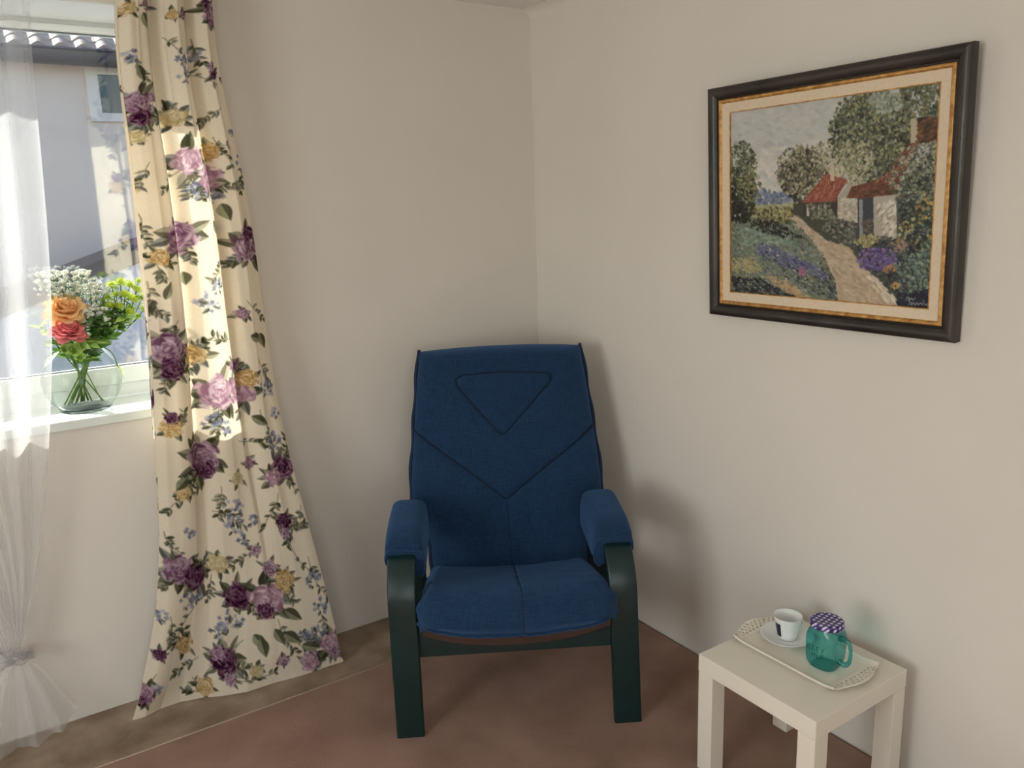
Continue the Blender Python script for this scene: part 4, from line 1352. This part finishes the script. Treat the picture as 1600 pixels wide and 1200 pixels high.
blooms = [(212, 160, 20, 'mauve'), (214, 185, 15, 'dark'), (290, 252, 22, 'pink'), (326, 238, 14, 'ochre'), (322, 280, 20, 'pink'), (276, 371, 25, 'mauve'),
          (384, 385, 26, 'mauve'), (386, 365, 14, 'dark'), (243, 402, 14, 'ochre'), (256, 545, 24, 'mauve'), (262, 575, 17, 'dark'), (300, 556, 17, 'ochre'), (334, 614, 26, 'pink'),
          (372, 612, 20, 'pink'), (384, 592, 13, 'ochre'), (364, 572, 10, 'mauve'), (312, 716, 25, 'mauve'), (318, 735, 14, 'dark'), (440, 730, 19, 'dark'), (424, 745, 14, 'pink'), (388, 725, 9, 'mauve'), (440, 813, 13, 'dark'), (442, 832, 8, 'mauve'),
          (328, 22, 18, 'mauve'), (318, 8, 10, 'dark'), (194, 16, 11, 'ochre'), (330, 118, 9, 'dark'), (324, 106, 6, 'mauve'), (275, 888, 22, 'mauve'), (301, 902, 19, 'dark'), (339, 882, 15, 'cream'),
          (369, 932, 21, 'dark'), (415, 936, 25, 'pink'), (412, 952, 12, 'dark'), (440, 906, 15, 'ochre'), (418, 888, 12, 'mauve'), (350, 1033, 22, 'dark'), (340, 1022, 12, 'mauve'), (284, 1010, 14, 'ochre'), (517, 1004, 18, 'pink'), (522, 1018, 9, 'mauve'), (484, 1031, 14, 'pink'),
          (440, 1028, 9, 'mauve'), (320, 1076, 14, 'ochre'), (226, 1082, 14, 'mauve'), (220, 1092, 9, 'dark'), (262, 25, 8, 'ochre'), (284, 22, 9, 'mauve'), (268, 185, 16, 'cream'), (400, 1045, 10, 'cream'),
          (262, 668, 14, 'ochre'), (262, 652, 9, 'dark'), (280, 770, 12, 'ochre'), (245, 1020, 9, 'dark'), (225, 8, 10, 'mauve'), (366, 748, 10, 'cream'), (210, 215, 10, 'cream'), (375, 490, 9, 'mauve'), (205, 300, 10, 'cream'), (395, 860, 8, 'mauve'),
          (300, -40, 18, 'mauve'), (230, -45, 16, 'ochre'), (360, 1060, 10, 'mauve')]
for (x, y, L, a) in [(250, 60, 40, .5), (285, 110, 60, 0.1), (300, 60, 40, 1.2), (340, 170, 34, 2.6), (205, 90, 40, 1.3), (330, 215, 50, 1.4), (385, 250, 50, 1.5), (225, 255, 50, 1.8), (230, 440, 46, 1.6), (345, 400, 50, 1.8),
                     (380, 470, 60, 1.2), (360, 530, 36, 2.8), (400, 560, 40, 1.4), (270, 500, 40, 1.9), (400, 640, 60, 1.3), (370, 690, 40, .3), (290, 760, 50, 1.9), (340, 760, 50, 1.2), (330, 800, 60, .2), (430, 770, 60, 1.4), (255, 830, 40, 1.5),
                     (450, 850, 60, 1.2), (400, 850, 50, 2.2), (480, 870, 70, 1.4), (330, 900, 40, 1.8), (430, 965, 60, 1.2), (300, 950, 60, 1.9), (380, 1000, 50, 2.2), (260, 960, 50, 1.4), (310, 1030, 50, 2.6), (460, 1000, 50, .4), (240, 1050, 50, 1.9), (370, 1060, 60, .3), (495, 950, 50, 1.2), (470, 790, 40, 1.4), (215, 330, 50, 1.3), (225, 480, 30, .3)]:
    vine(x, y, L, a)
for (x, y, r, k) in blooms:
    leafs(x-FX0, y-FY0, 8 if r > 14 else 4, r*1.6)
    if r > 12:
        for q_ in range(2):
            vine(x+R_.uniform(-r, r), y+R_.uniform(-.3, 1)*r, r*R_.uniform(1.6, 2.4), R_.uniform(0, 6.28))
for (x, y, r) in [(285, 118, 15), (278, 95, 10), (300, 85, 10), (200, 90, 10), (388, 252, 17), (370, 205, 8), (300, 300, 14), (335, 305, 14), (320, 470, 18), (335, 445, 12), (416, 606, 15), (425, 690, 15), (360, 796, 17), (362, 822, 15), (378, 842, 10), (290, 832, 9),
                  (360, 972, 20), (340, 985, 14), (490, 906, 14), (500, 945, 13), (495, 985, 16), (470, 992, 10), (245, 960, 11), (290, 940, 14), (328, 660, 14), (345, 668, 11), (225, 500, 8), (305, 935, 10), (240, 1075, 10), (430, 645, 8), (232, 950, 9), (395, 810, 9)]:
    sprig(x, y, r)
for b_ in blooms:
    bloom(*b_)
for (x, y, L, W, a) in [(208, 105, 26, 9, 1.2), (212, 150, 22, 8, -1.2), (330, 345, 28, 8, 1.1), (250, 468, 30, 7, -1.3), (236, 470, 26, 9, 1.9), (345, 318, 30, 9, 1.2), (390, 650, 28, 9, .5), (440, 985, 34, 10, .5), (395, 990, 26, 10, .9), (405, 995, 30, 10, 1.3), (425, 980, 28, 9, 1.0), (440, 950, 34, 10, .5), (470, 1005, 30, 9, .2), (215, 22, 30, 10, 1.1), (290, 425, 22, 8, 1.4), (385, 525, 26, 9, .2), (405, 520, 26, 9, 1.2), (310, 745, 26, 8, 1.3), (285, 745, 26, 9, 2.2), (345, 120, 22, 6, .6)]:
    fab.leaf(x-FX0, y-FY0, L, W*.85, a, fj((136, 140, 116)), (100, 104, 86), .9)
fimg = np.clip(FBASE+(desat(fab.a, .66)-desat(FBASE.reshape(1, 1, 3), .66))*1.30+RNG.normal(0, 3, fab.a.shape), 0, 255)

# the cloth: left and right selvedges and the hem, then pleats
Lp = np.array([(183, -75), (185, 0), (187, 100), (200, 180), (213, 300), (224, 400), (234, 500), (241, 600), (245, 700), (250, 800), (249, 900), (238, 1000), (222, 1060), (207, 1124)], float)
Rp = np.array([(333, -75), (336, 0), (345, 100), (362, 180), (385, 270), (404, 380), (414, 470), (430, 580), (446, 680), (470, 770), (494, 860), (515, 935), (527, 990), (537, 1034)], float)
hemp = np.array([(207, 1126), (226, 1120), (250, 1107), (280, 1097), (315, 1091), (350, 1087), (385, 1081), (420, 1070), (470, 1056), (510, 1042), (537, 1034)], float)
NU, NV = 380, 820
UMIN = -0.34
uu = np.linspace(UMIN, 1, NU); vv = np.linspace(0, 1, NV)
def samp(Pl, v):
    s = np.linspace(0, 1, len(Pl))
    return np.stack([np.interp(v, s, Pl[:, 0]), np.interp(v, s, Pl[:, 1])], -1)
def resample_even(Pl):
    yy = np.linspace(Pl[0, 1], Pl[-1, 1], 40)
    xx = np.interp(yy, Pl[:, 1], Pl[:, 0])
    k = np.ones(5)/5
    xs_ = np.convolve(np.pad(xx, 2, mode='edge'), k, 'valid'); xs_[0], xs_[-1] = xx[0], xx[-1]
    return np.stack([xs_, yy], -1)
Le, Re = resample_even(Lp), resample_even(Rp)
lp, rp2 = samp(Le, vv), samp(Re, vv)
fl = onz(207, 1125, 0.004); frr = onz(537, 1034, 0.004)
yl = -0.125+(fl[1]+0.125)*sstep(0.5, 1, vv); yr = -0.115+(frr[1]+0.115)*sstep(0.45, 1, vv)
PL = np.array([ony(lp[i, 0], lp[i, 1], yl[i]) for i in range(NV)]); PR_ = np.array([ony(rp2[i, 0], rp2[i, 1], yr[i]) for i in range(NV)])
ua = np.abs(uu)
ue = np.where(uu < 0, np.maximum(0, ua-0.10), ua)
base = PL[:, None, :]*(1-ue)[None, :, None]+PR_[:, None, :]*ue[None, :, None]
hem3 = np.array([onz(x, y, 0.004) for x, y in hemp])
hs = (hemp[:, 0]-hemp[0, 0])/(hemp[-1, 0]-hemp[0, 0])
hu = np.stack([np.interp(ua, hs, hem3[:, k]) for k in range(3)], -1)
wv = (vv**9)[:, None, None]
base = base+wv*(hu[None]-base[-1][None])
# pleats: piecewise profile, depth toward the room positive
pu = np.array([0.0, 0.05, 0.14, 0.24, 0.30, 0.335, 0.42, 0.55, 0.655, 0.69, 0.76, 0.84, 0.90, 1.0])
pd = np.array([-.3, .55, .85, .5, -.3, -.75, .35, .55, -.1, -.75, .15, .5, .1, -.45])
fine = np.interp(ua, pu, pd)
kk = np.exp(-np.linspace(-2, 2, 7)**2); kk /= kk.sum()
fine = np.convolve(np.pad(fine, 3, mode='edge'), kk, 'valid')
amp = np.interp(vv, [0, .12, .5, .62, .78, .92, 1], [.040, .042, .042, .036, .018, .009, .004])
wob = 0.25*np.sin(ua[None, :]*23+vv[:, None]*5)+0.2*np.sin(ua[None, :]*41-vv[:, None]*9)
disp = amp[:, None]*(fine[None, :]+0.35*wob)
# bottom ripples
disp += (0.010*np.sin(ua*9.5+0.6)+0.006*np.sin(ua*21))[None, :]*(sstep(.7, .9, vv)*(1-sstep(.96, 1, vv)))[:, None]
# the left selvedge is folded back behind the front layer
backf = np.where(uu < 0, np.minimum(1, -uu/0.05), 0)[None, :]
disp = disp*(1-0.6*backf)-backf*(0.034*np.interp(vv, [0, .7, 1], [1, .8, .25]))[:, None]
Pcur = base.copy()
Pcur[..., 1] -= disp
Pcur[..., 0] += 0.25*disp*np.where(uu < 0, 0, 1)[None, :]
Pcur[..., 0] -= np.where(uu < 0, 0.017*np.sin(math.pi*np.clip(ua/0.16, 0, 1))*0.5, 0)[None, :]*np.interp(vv, [0, .1, .6, .8], [.4, 1, 1, 0])[:, None]
Pcur[..., 2] = np.maximum(Pcur[..., 2], 0.004+0.0*vv[:, None])
M['curtain'] = mat_cloth_attr('printed_curtain_cloth', 'print', 0.30)
cur = fast_grid('floral_curtain', Pcur, M['curtain'])
tag(cur, 'cream floor-length curtain with purple and ochre floral print beside the window', 'curtain')
px_ = lp[:, None, 0]*(1-ua)[None, :]+rp2[:, None, 0]*ua[None, :]
py_ = lp[:, None, 1]*(1-ua)[None, :]+rp2[:, None, 1]*ua[None, :]
py_ = np.where(uu[None, :] < 0, (py_+415) % 1160-20, py_)
fi = np.clip(px_-FX0, 0, 398.9); fjv = np.clip(py_-FY0, 0, 1213.9)
x0 = fi.astype(int); y0 = fjv.astype(int); fx = (fi-x0)[..., None]; fy = (fjv-y0)[..., None]
colr = (fimg[y0, x0]*(1-fx)+fimg[y0, x0+1]*fx)*(1-fy)+(fimg[y0+1, x0]*(1-fx)+fimg[y0+1, x0+1]*fx)*fy
set_print(cur, lina(colr.reshape(-1, 3)))

# ------------------------------------------------------------------ sheer curtain, tied into a knot near the floor
m, nt, p = new_mat('white_voile')
nt.nodes.remove(p)
out = nt.nodes['Material Output']
tr = N(nt, 'ShaderNodeBsdfTransparent')
dfu = N(nt, 'ShaderNodeBsdfDiffuse'); dfu.inputs[0].default_value = (0.82, 0.82, 0.84, 1)
tlu = N(nt, 'ShaderNodeBsdfTranslucent'); tlu.inputs[0].default_value = (0.82, 0.82, 0.84, 1)
mx1 = N(nt, 'ShaderNodeMixShader'); mx1.inputs[0].default_value = 0.5
nt.links.new(dfu.outputs[0], mx1.inputs[1]); nt.links.new(tlu.outputs[0], mx1.inputs[2])
mx2 = N(nt, 'ShaderNodeMixShader')
lwv = N(nt, 'ShaderNodeLayerWeight'); lwv.inputs[0].default_value = 0.3
mrv = N(nt, 'ShaderNodeMapRange'); mrv.inputs[3].default_value = 0.27; mrv.inputs[4].default_value = 0.75
nt.links.new(lwv.outputs['Facing'], mrv.inputs[0]); nt.links.new(mrv.outputs[0], mx2.inputs[0])
nt.links.new(tr.outputs[0], mx2.inputs[1]); nt.links.new(mx1.outputs[0], mx2.inputs[2])
nt.links.new(mx2.outputs[0], out.inputs[0])
M['voile'] = m
SY = -0.075
kn = onz(20, 1090, 0.0)
kc = ony(24, 1030, SY-0.01)
sh = empty('sheer_curtain', (kc[0], SY, 0.0))
tag(sh, 'white sheer voile curtain knotted near the floor at the left edge', 'sheer curtain')
org = np.array([kc[0], SY, 0.0])
rpx = np.array([(44, -80), (45, 0), (50, 100), (62, 220), (72, 330), (79, 430), (82, 540), (79, 640), (74, 740), (67, 830), (56, 910), (42, 980), (31, 1015)], float)
rr_ = resample_even(rpx)
nU, nV = 260, 160
v2 = np.linspace(0, 1, nV); u2 = np.linspace(0, 1, nU)
rs = samp(rr_, v2)
PRs = np.array([ony(x, y, SY) for x, y in rs])
wid = np.interp(v2, [0, .55, .75, .9, 1], [1.0, .92, .62, .25, .05])
PLs = PRs.copy(); PLs[:, 0] -= wid
G = PLs[:, None]*(1-u2)[None, :, None]+PRs[:, None]*u2[None, :, None]
den = np.interp(v2, [0, .5, .8, 1], [.014, .014, .010, .005])
ph = u2*74+2.2*np.sin(u2*9)
G[..., 1] += den[:, None]*(np.sin(ph)[None, :]+.5*np.sin(u2*47+1)[None, :]+.10*np.sin(u2*150)[None, :]+.4*np.sin(u2*31+v2[:, None]*4))
G[..., 1] = np.minimum(G[..., 1], -0.02)
fast_grid('voile_panel', G-org, M['voile'], sh)
# knot: a wrapped band of cloth
kp = []
for k in range(60):
    a = 2*math.pi*k/30
    kp.append((0.035*math.cos(a)*(1+.15*math.sin(2.3*a)), 0.026*math.sin(a), kc[2]+0.012*math.sin(a*1.5+.4)+0.018*(k/59-.5)))
v_, f_ = tube_data(kp, [0.011+0.003*math.sin(k*1.3) for k in range(60)], 10)
mesh_obj('knot', v_, f_, M['voile'], sh)
# skirt below the knot
NS, NT = 220, 60
V = np.zeros((NT, NS, 3))
rt = onz(121, 1118, 0.0); lt = np.array([rt[0]-0.52, rt[1], 0])
ang = np.linspace(0, 1, NS)
tip = ony(121, 1112, SY); bot = ony(25, 1160, SY)
x_r = ony(121, 1105, SY)[0]-org[0]
for j in range(NT):
    t = j/(NT-1)
    for i in range(NS):
        s = ang[i]
        xe = -0.26+s*(x_r+0.26)
        flare = t**0.75
        zb = 0.006+0.075*max(0, (s-.55)/.45)**2.2
        x = xe*flare+0.02*(1-flare)*(s*2-1)
        z = kc[2]*(1-t)+zb*t+0.012*math.sin(math.pi*t)*1.0*(1-abs(s*2-1))
        y = -0.014+0.016*flare*math.sin(s*27+1.7*math.sin(s*7))+0.010*math.sin(s*13)*flare+0.003*math.sin(s*70)*flare
        V[j, i] = (x, min(y, 0.058), z)
fast_grid('skirt', V, M['voile'], sh)

# ------------------------------------------------------------------ vase and bouquet on the sill
VX, VY, VZ = -1.682, 0.118, WZ0
vase = empty('glass_vase', (VX, VY, VZ))
tag(vase, 'round clear glass bowl vase on the window sill', 'vase')
vprof = smooth_path([(0.056, 0.008), (0.074, 0.012), (0.098, 0.040), (0.113, 0.085), (0.112, 0.120), (0.098, 0.158), (0.080, 0.185), (0.078, 0.200), (0.086, 0.215)], 40)
vv_, vf_ = lathe_data([tuple(q) for q in vprof], 64)
mesh_obj('bowl', vv_, vf_, M['vase'], vase)
bp = [(0.0, 0.0), (0.066, 0.0), (0.074, 0.004), (0.076, 0.011), (0.066, 0.016), (0.040, 0.014), (0.0, 0.013)]
vv_, vf_ = lathe_data(bp, 64)
mesh_obj('base', vv_, vf_, M['vase_base'], vase)
tube('lip', [(0.086*math.cos(a), 0.086*math.sin(a), 0.215) for a in np.linspace(0, 2*math.pi, 60, endpoint=False)], 0.0022, M['vase_base'], vase, seg=6, closed=True)

def flower_root(name, head, label, cat, group=None):
    """an Empty at the foot of the stem inside the vase"""
    hd = np.array(head)
    c = np.array([VX, VY, VZ])
    d = hd-c
    n_ = np.hypot(d[0], d[1])+1e-6
    k = random.uniform(0.030, 0.062)
    ft = c+np.array([-d[0]/n_*k+random.uniform(-.02, .02), -d[1]/n_*k*0.8+random.uniform(-.02, .02), 0.022])
    o = empty(name, tuple(ft))
    tag(o, label, cat, group)
    neck = c+np.array([d[0]/n_*min(n_, 0.045), d[1]/n_*min(n_, 0.045), 0.19])
    return o, ft, neck
def stem_path(ft, neck, hd, n=16):
    P = smooth_path([ft-ft, (ft*0.45+neck*0.55)-ft, neck-ft, (neck*0.45+np.array(hd)*0.55)-ft+np.array([0, 0, .01]), np.array(hd)-ft], n)
    return [tuple(q) for q in P]
LEAF_ME = {}
def leaf_mesh(key, mat, L=1.0, W=0.42, lobes=0.0, cup=0.18):
    if key in LEAF_ME: return LEAF_ME[key]
    nl, nwid = 9, 5
    V = []
    for j in range(nl):
        t = j/(nl-1)
        w_ = W*math.sin(math.pi*min(1, t**0.85))*(1+lobes*math.sin(t*19))
        for i in range(nwid):
            s = -1+2*i/(nwid-1)
            V.append((s*w_*0.5, t*L, cup*(abs(s)*w_*0.6)-0.22*t*t*L*cup*3))
    me = bpy.data.meshes.new(key)
    me.from_pydata(V, [], grid_faces(nwid, nl))
    me.materials.append(mat)
    me.polygons.foreach_set('use_smooth', [True]*len(me.polygons))
    LEAF_ME[key] = me
    return me
def add_leaf(parent, key, loc, direction, size, roll=0.0, name='leaf'):
    o = bpy.data.objects.new(name, LEAF_ME[key])
    COL.objects.link(o)
    o.parent = parent
    o.location = loc
    q = Vector(direction).normalized().to_track_quat('Y', 'Z')
    o.rotation_euler = (q.to_matrix() @ Matrix.Rotation(roll, 3, 'Y')).to_euler()
    o.scale = (size,)*3
    return o
leaf_mesh('leaf_dark', M['leaf']); leaf_mesh('leaf_light', M['leaf_light'], W=0.36); leaf_mesh('leaf_pale', M['leaf_pale'], W=0.6)
leaf_mesh('leaf_lobed', M['leaf'], W=0.55, lobes=0.35)
# rose petals
def petal_mesh(key, mat, curl):
    V = []
    n_, m_ = 8, 7
    for j in range(n_):
        t = j/(n_-1)
        for i in range(m_):
            s = -1+2*i/(m_-1)
            w_ = 0.60*(1-(1-min(1, t*1.35+.22))**2)*math.sqrt(max(0.0, 1-max(0, (t-.55)/.47)**2.4))
            r_ = 0.30*math.sin(t*1.5)+curl*max(0, t-.62)**1.6
            x = s*w_
            V.append((x, -r_+0.62*x*x, t*(1-0.05*s*s)))
    me = bpy.data.meshes.new(key)
    me.from_pydata(V, [], grid_faces(m_, n_))
    me.materials.append(mat)
    me.polygons.foreach_set('use_smooth', [True]*len(me.polygons))
    return me
def rose(hd, R, mat, label, tilt):
    root, ft, neck = flower_root('rose', hd, label, 'rose')
    tube('stem', stem_path(ft, neck, hd), 0.0030, M['stem'], root, seg=8)
    hv = Vector(np.array(hd)-ft)
    q = Vector(tilt).normalized().to_track_quat('Z', 'Y').to_matrix()
    me_o = petal_mesh('outer_petal', mat, 1.5); me_i = petal_mesh('inner_petal', mat, 0.25)
    for (n_, rad, sc_, lean, me) in ((3, .06, .62, -0.30, me_i), (4, .12, .70, -0.22, me_i), (5, .22, .78, -0.08, me_i), (6, .34, .84, .12, me_i), (6, .46, .90, .34, me_o), (7, .54, .94, .60, me_o), (7, .58, .92, .92, me_o)):
        for k in range(n_):
            a = 2*math.pi*k/n_+rad*13+1.1+random.uniform(-.25, .25)
            o = bpy.data.objects.new('petal', me); COL.objects.link(o); o.parent = root
            loc = q @ Vector((math.cos(a)*rad*R*.45, math.sin(a)*rad*R*.45, -R*.35-lean*R*.05))
            o.location = hv+loc
            rot = q @ Matrix.Rotation(a+math.pi/2, 3, 'Z') @ Matrix.Rotation(lean+random.uniform(-.06, .06), 3, 'X')
            o.rotation_euler = rot.to_euler()
            o.scale = (R*sc_*1.05, R*sc_*1.05, R*sc_*1.05)
    for k in range(5):
        a = 2*math.pi*k/5
        add_leaf(root, 'leaf_light', hv+q @ Vector((0, 0, -R*.42)), q @ Vector((math.cos(a), math.sin(a), -.25)), R*.7, name='sepal')
    return root, hv
FY_ = 0.105
def fpos(x, y, Y=FY_):
    return ony(x, y, Y)
r1, hv = rose(fpos(103, 483, 0.085), 0.050, M['peach'], 'peach orange rose in the vase, touching the sheer curtain', (0.05, -0.62, 0.8))
add_leaf(r1, 'leaf_dark', hv+Vector((0.05, 0.01, -0.045)), (1, -.1, .35), 0.06)
r2, hv = rose(fpos(107, 517, 0.035), 0.042, M['pink'], 'pink rose in the vase below the peach rose', (0.08, -0.45, 0.9))
add_leaf(r2, 'leaf_dark', hv+Vector((-0.03, 0.02, -0.06)), (-.6, -.3, -.4), 0.07)
# lime chrysanthemum spray
def mum_mesh():
    V, F = [], []
    for (n_, rad, z, L, w_, up) in ((9, .18, .42, .42, .17, .55), (13, .32, .32, .55, .17, .28), (15, .38, .16, .62, .17, .02), (13, .30, .0, .55, .17, -.25)):
        for k in range(n_):
            a = 2*math.pi*k/n_+z*5
            d = np.array([math.cos(a), math.sin(a), 0]); s_ = np.array([-math.sin(a), math.cos(a), 0])
            b0 = d*rad+np.array([0, 0, z])
            t0 = b0+d*L*.6+np.array([0, 0, up*.6*L]); t1 = b0+d*L*(.95)+np.array([0, 0, up*.8*L])
            o_ = len(V)
            V += [tuple(b0-s_*w_*.3), tuple(b0+s_*w_*.3), tuple(t0+s_*w_*.6), tuple(t0-s_*w_*.6), tuple(t1)]
            F += [(o_, o_+1, o_+2, o_+3), (o_+3, o_+2, o_+4)]
    o_ = len(V)
    sv_, sf_ = lathe_data([(0.0, -.12), (.25, -.05), (.40, .15), (.36, .36), (.2, .46), (0.0, .5)], 10)
    V += sv_; F += [tuple(i+o_ for i in f) for f in sf_]
    me = bpy.data.meshes.new('mum_bloom')
    me.from_pydata(V, [], F)
    me.materials.append(M['mum'])
    me.polygons.foreach_set('use_smooth', [True]*len(me.polygons))
    return me
MUM = mum_mesh()
def mum_spray(heads, label, base_px, Y):
    hd = ony(base_px[0], base_px[1], Y)
    root, ft, neck = flower_root('chrysanthemum_spray', hd, label, 'flower', 'lime chrysanthemum sprays in the vase')
    tube('stem', stem_path(ft, neck, hd), 0.0032, M['stem'], root, seg=8)
    b0 = Vector(hd-ft)
    for (x, y, dy, R) in heads:
        e = Vector(ony(x, y, Y+dy)-ft)
        mid_ = b0*0.5+e*0.5+Vector((0.01, 0, -0.012))
        tube('branch', [tuple(q) for q in smooth_path([b0, mid_, e], 8)], 0.0016, M['stem'], root, seg=6)
        o = bpy.data.objects.new('bloom', MUM); COL.objects.link(o); o.parent = root
        o.location = e
        d = (e-b0).normalized()+Vector((0, -.35, .35))
        o.rotation_euler = d.to_track_quat('Z', 'Y').to_euler()
        o.scale = (R,)*3
        for k in range(6):
            t = random.uniform(.05, .9)
            add_leaf(root, random.choice(['leaf_lobed', 'leaf_light', 'leaf_dark']), b0*(1-t)+e*t, (random.uniform(-1, 1), random.uniform(-1, .4), random.uniform(-.3, .7)), random.uniform(.030, .050), random.uniform(-1, 1))
    return root
mum_spray([(174, 446, 0, .021), (188, 442, -.02, .024), (202, 446, 0, .023), (214, 453, -.02, .021), (222, 466, 0, .022), (224, 484, -.01, .020), (209, 468, -.03, .022), (195, 461, -.03, .021), (181, 461, 0, .019), (216, 440, .02, .018)], 'right-hand spray of lime green button chrysanthemums in the vase', (178, 515), 0.09)
mum_spray([(168, 465, .02, .018), (172, 478, -.02, .018), (187, 479, -.03, .019), (203, 488, -.03, .018), (163, 486, 0, .015), (214, 495, 0, .017), (160, 470, .03, .016)], 'lower spray of lime green chrysanthemums with leafy stem in the vase', (160, 530), 0.085)
# leafy sprigs
def sprig3(hd_px, Y, n_leaf, key, size, label, spread=0.05, width=0.0022):
    hd = ony(hd_px[0], hd_px[1], Y)
    root, ft, neck = flower_root('leafy_sprig', hd, label, 'foliage', 'green sprigs in the vase')
    P = stem_path(ft, neck, hd, 24)
    tube('stem', P, width, M['stem'], root, seg=6)
    for k in range(n_leaf):
        j = int(9+14.9*k/max(1, n_leaf-1))
        p_ = Vector(P[min(23, j)])
        a = k*2.4
        add_leaf(root, key, p_, (math.cos(a), math.sin(a)*.7-.25, random.uniform(-.15, .6)), size*random.uniform(.7, 1.15), random.uniform(-.8, .8))
    return root
sprig3((150, 498), 0.06, 22, 'leaf_dark', 0.062, 'dark green leafy sprig in the vase under the lime chrysanthemums')
sprig3((178, 506), 0.10, 24, 'leaf_lobed', 0.058, 'broad lobed green sprig leaning right in the vase')
sprig3((142, 535), 0.03, 18, 'leaf_light', 0.060, 'bright green sprig low in front of the vase mouth')
sprig3((196, 496), 0.06, 22, 'leaf_light', 0.046, 'light green leafy sprig reaching right towards the floral curtain')
sprig3((92, 538), 0.05, 14, 'leaf_dark', 0.060, 'dark leafy sprig below the pink rose by the sheer curtain')
sprig3((62, 510), 0.09, 12, 'leaf_light', 0.055, 'light green sprig seen through the sheer curtain')
sprig3((166, 530), 0.05, 20, 'leaf_dark', 0.055, 'dense dark green sprig just above the right rim of the vase')
sprig3((128, 505), 0.09, 16, 'leaf_lobed', 0.058, 'lobed green sprig between the roses and the chrysanthemums')
# pale drooping leaf over the rim
hd = ony(186, 582, 0.03)
root, ft, neck = flower_root('pale_leaf_stem', ony(176, 560, 0.03), 'pale green leaf hanging over the right rim of the vase', 'foliage')
tube('stem', [tuple(q) for q in smooth_path([ft-ft, neck-ft, ony(172, 548, 0.03)-ft, hd-ft+np.array([0, 0, .01])], 14)], 0.0014, M['stem'], root, seg=6)
add_leaf(root, 'leaf_pale', Vector(ony(180, 568, 0.03)-ft), (.35, -.2, -.75), 0.055)
# green bell-shaped flower
hd = fpos(114, 548, 0.03)
root, ft, neck = flower_root('bell_flower', hd, 'green bell-shaped flower hanging below the pink rose', 'flower')
tube('stem', stem_path(ft, neck, hd), 0.0022, M['stem'], root, seg=6)
me_b = petal_mesh('bell_petal', M['leaf_light'], 1.2)
hv = Vector(hd-ft)
for (dx, dz, R) in ((0, 0, .030), (0.022, 0.012, .024), (0.012, -0.022, .022), (-.022, .006, .022)):
    for k in range(5):
        a = 2*math.pi*k/5
        o = bpy.data.objects.new('petal', me_b); COL.objects.link(o); o.parent = root
        q = Vector((0.1, -.8, .3)).normalized().to_track_quat('Z', 'Y').to_matrix()
        o.location = hv+Vector((dx, -.01, dz))
        o.rotation_euler = (q @ Matrix.Rotation(a, 3, 'Z') @ Matrix.Rotation(.35, 3, 'X')).to_euler()
        o.scale = (R*.8, R*.8, R)
# baby's breath: fine branching stems with tiny white blossoms
def gyps(hd_px, Y, n_, spread, label):
    hd = ony(hd_px[0], hd_px[1], Y)
    root, ft, neck = flower_root('babys_breath', hd, label, 'flower', "white baby's breath sprays in the vase")
    P = stem_path(ft, neck, hd, 16)
    parts = [tube_data(P, 0.0016, 6)]
    c = Vector(hd-ft)
    j0 = Vector(P[10])
    bl = []
    for k in range(n_):
        a = random.uniform(0, 6.28); b = random.uniform(-.5, 1.2)
        r_ = spread*random.random()**.5
        e = c+Vector((math.cos(a)*r_, math.sin(a)*r_*.6, math.sin(b)*spread*.62))
        parts.append(tube_data([tuple(q) for q in smooth_path([j0, j0*.4+e*.6+Vector((0, 0, .008)), e], 5)], 0.0006, 4))
        R = random.uniform(.0055, .0090)
        for t in range(3):
            v0 = e+Vector((random.uniform(-1, 1), random.uniform(-1, 1), random.uniform(-1, 1)))*R*.5
            vv3, ff3 = [], []
            for (zz, rr3) in ((-.6, .5), (-.1, 1.0), (.4, .8), (.65, .25)):
                for q in range(6):
                    th = q/6*6.283+zz
                    vv3.append((v0.x+rr3*R*.62*math.cos(th), v0.y+rr3*R*.62*math.sin(th), v0.z+zz*R*.7))
            ff3 = grid_faces(6, 4, True)+[tuple(range(6)), tuple(range(18, 24))]
            bl.append((vv3, ff3))
    v_, f_ = join_data(parts); o = mesh_obj('stems', v_, f_, M['stem'], root); o['kind'] = 'stuff'
    v_, f_ = join_data(bl); o = mesh_obj('blossoms', v_, f_, M['white_petal'], root); o['kind'] = 'stuff'
    return root
gyps((102, 448), 0.12, 120, 0.082, "white baby's breath spray rising above the peach rose")
gyps((142, 466), 0.13, 110, 0.080, "white baby's breath spray between the peach rose and lime chrysanthemums")
gyps((152, 498), 0.07, 70, 0.06, "low white baby's breath spray in the middle of the vase")
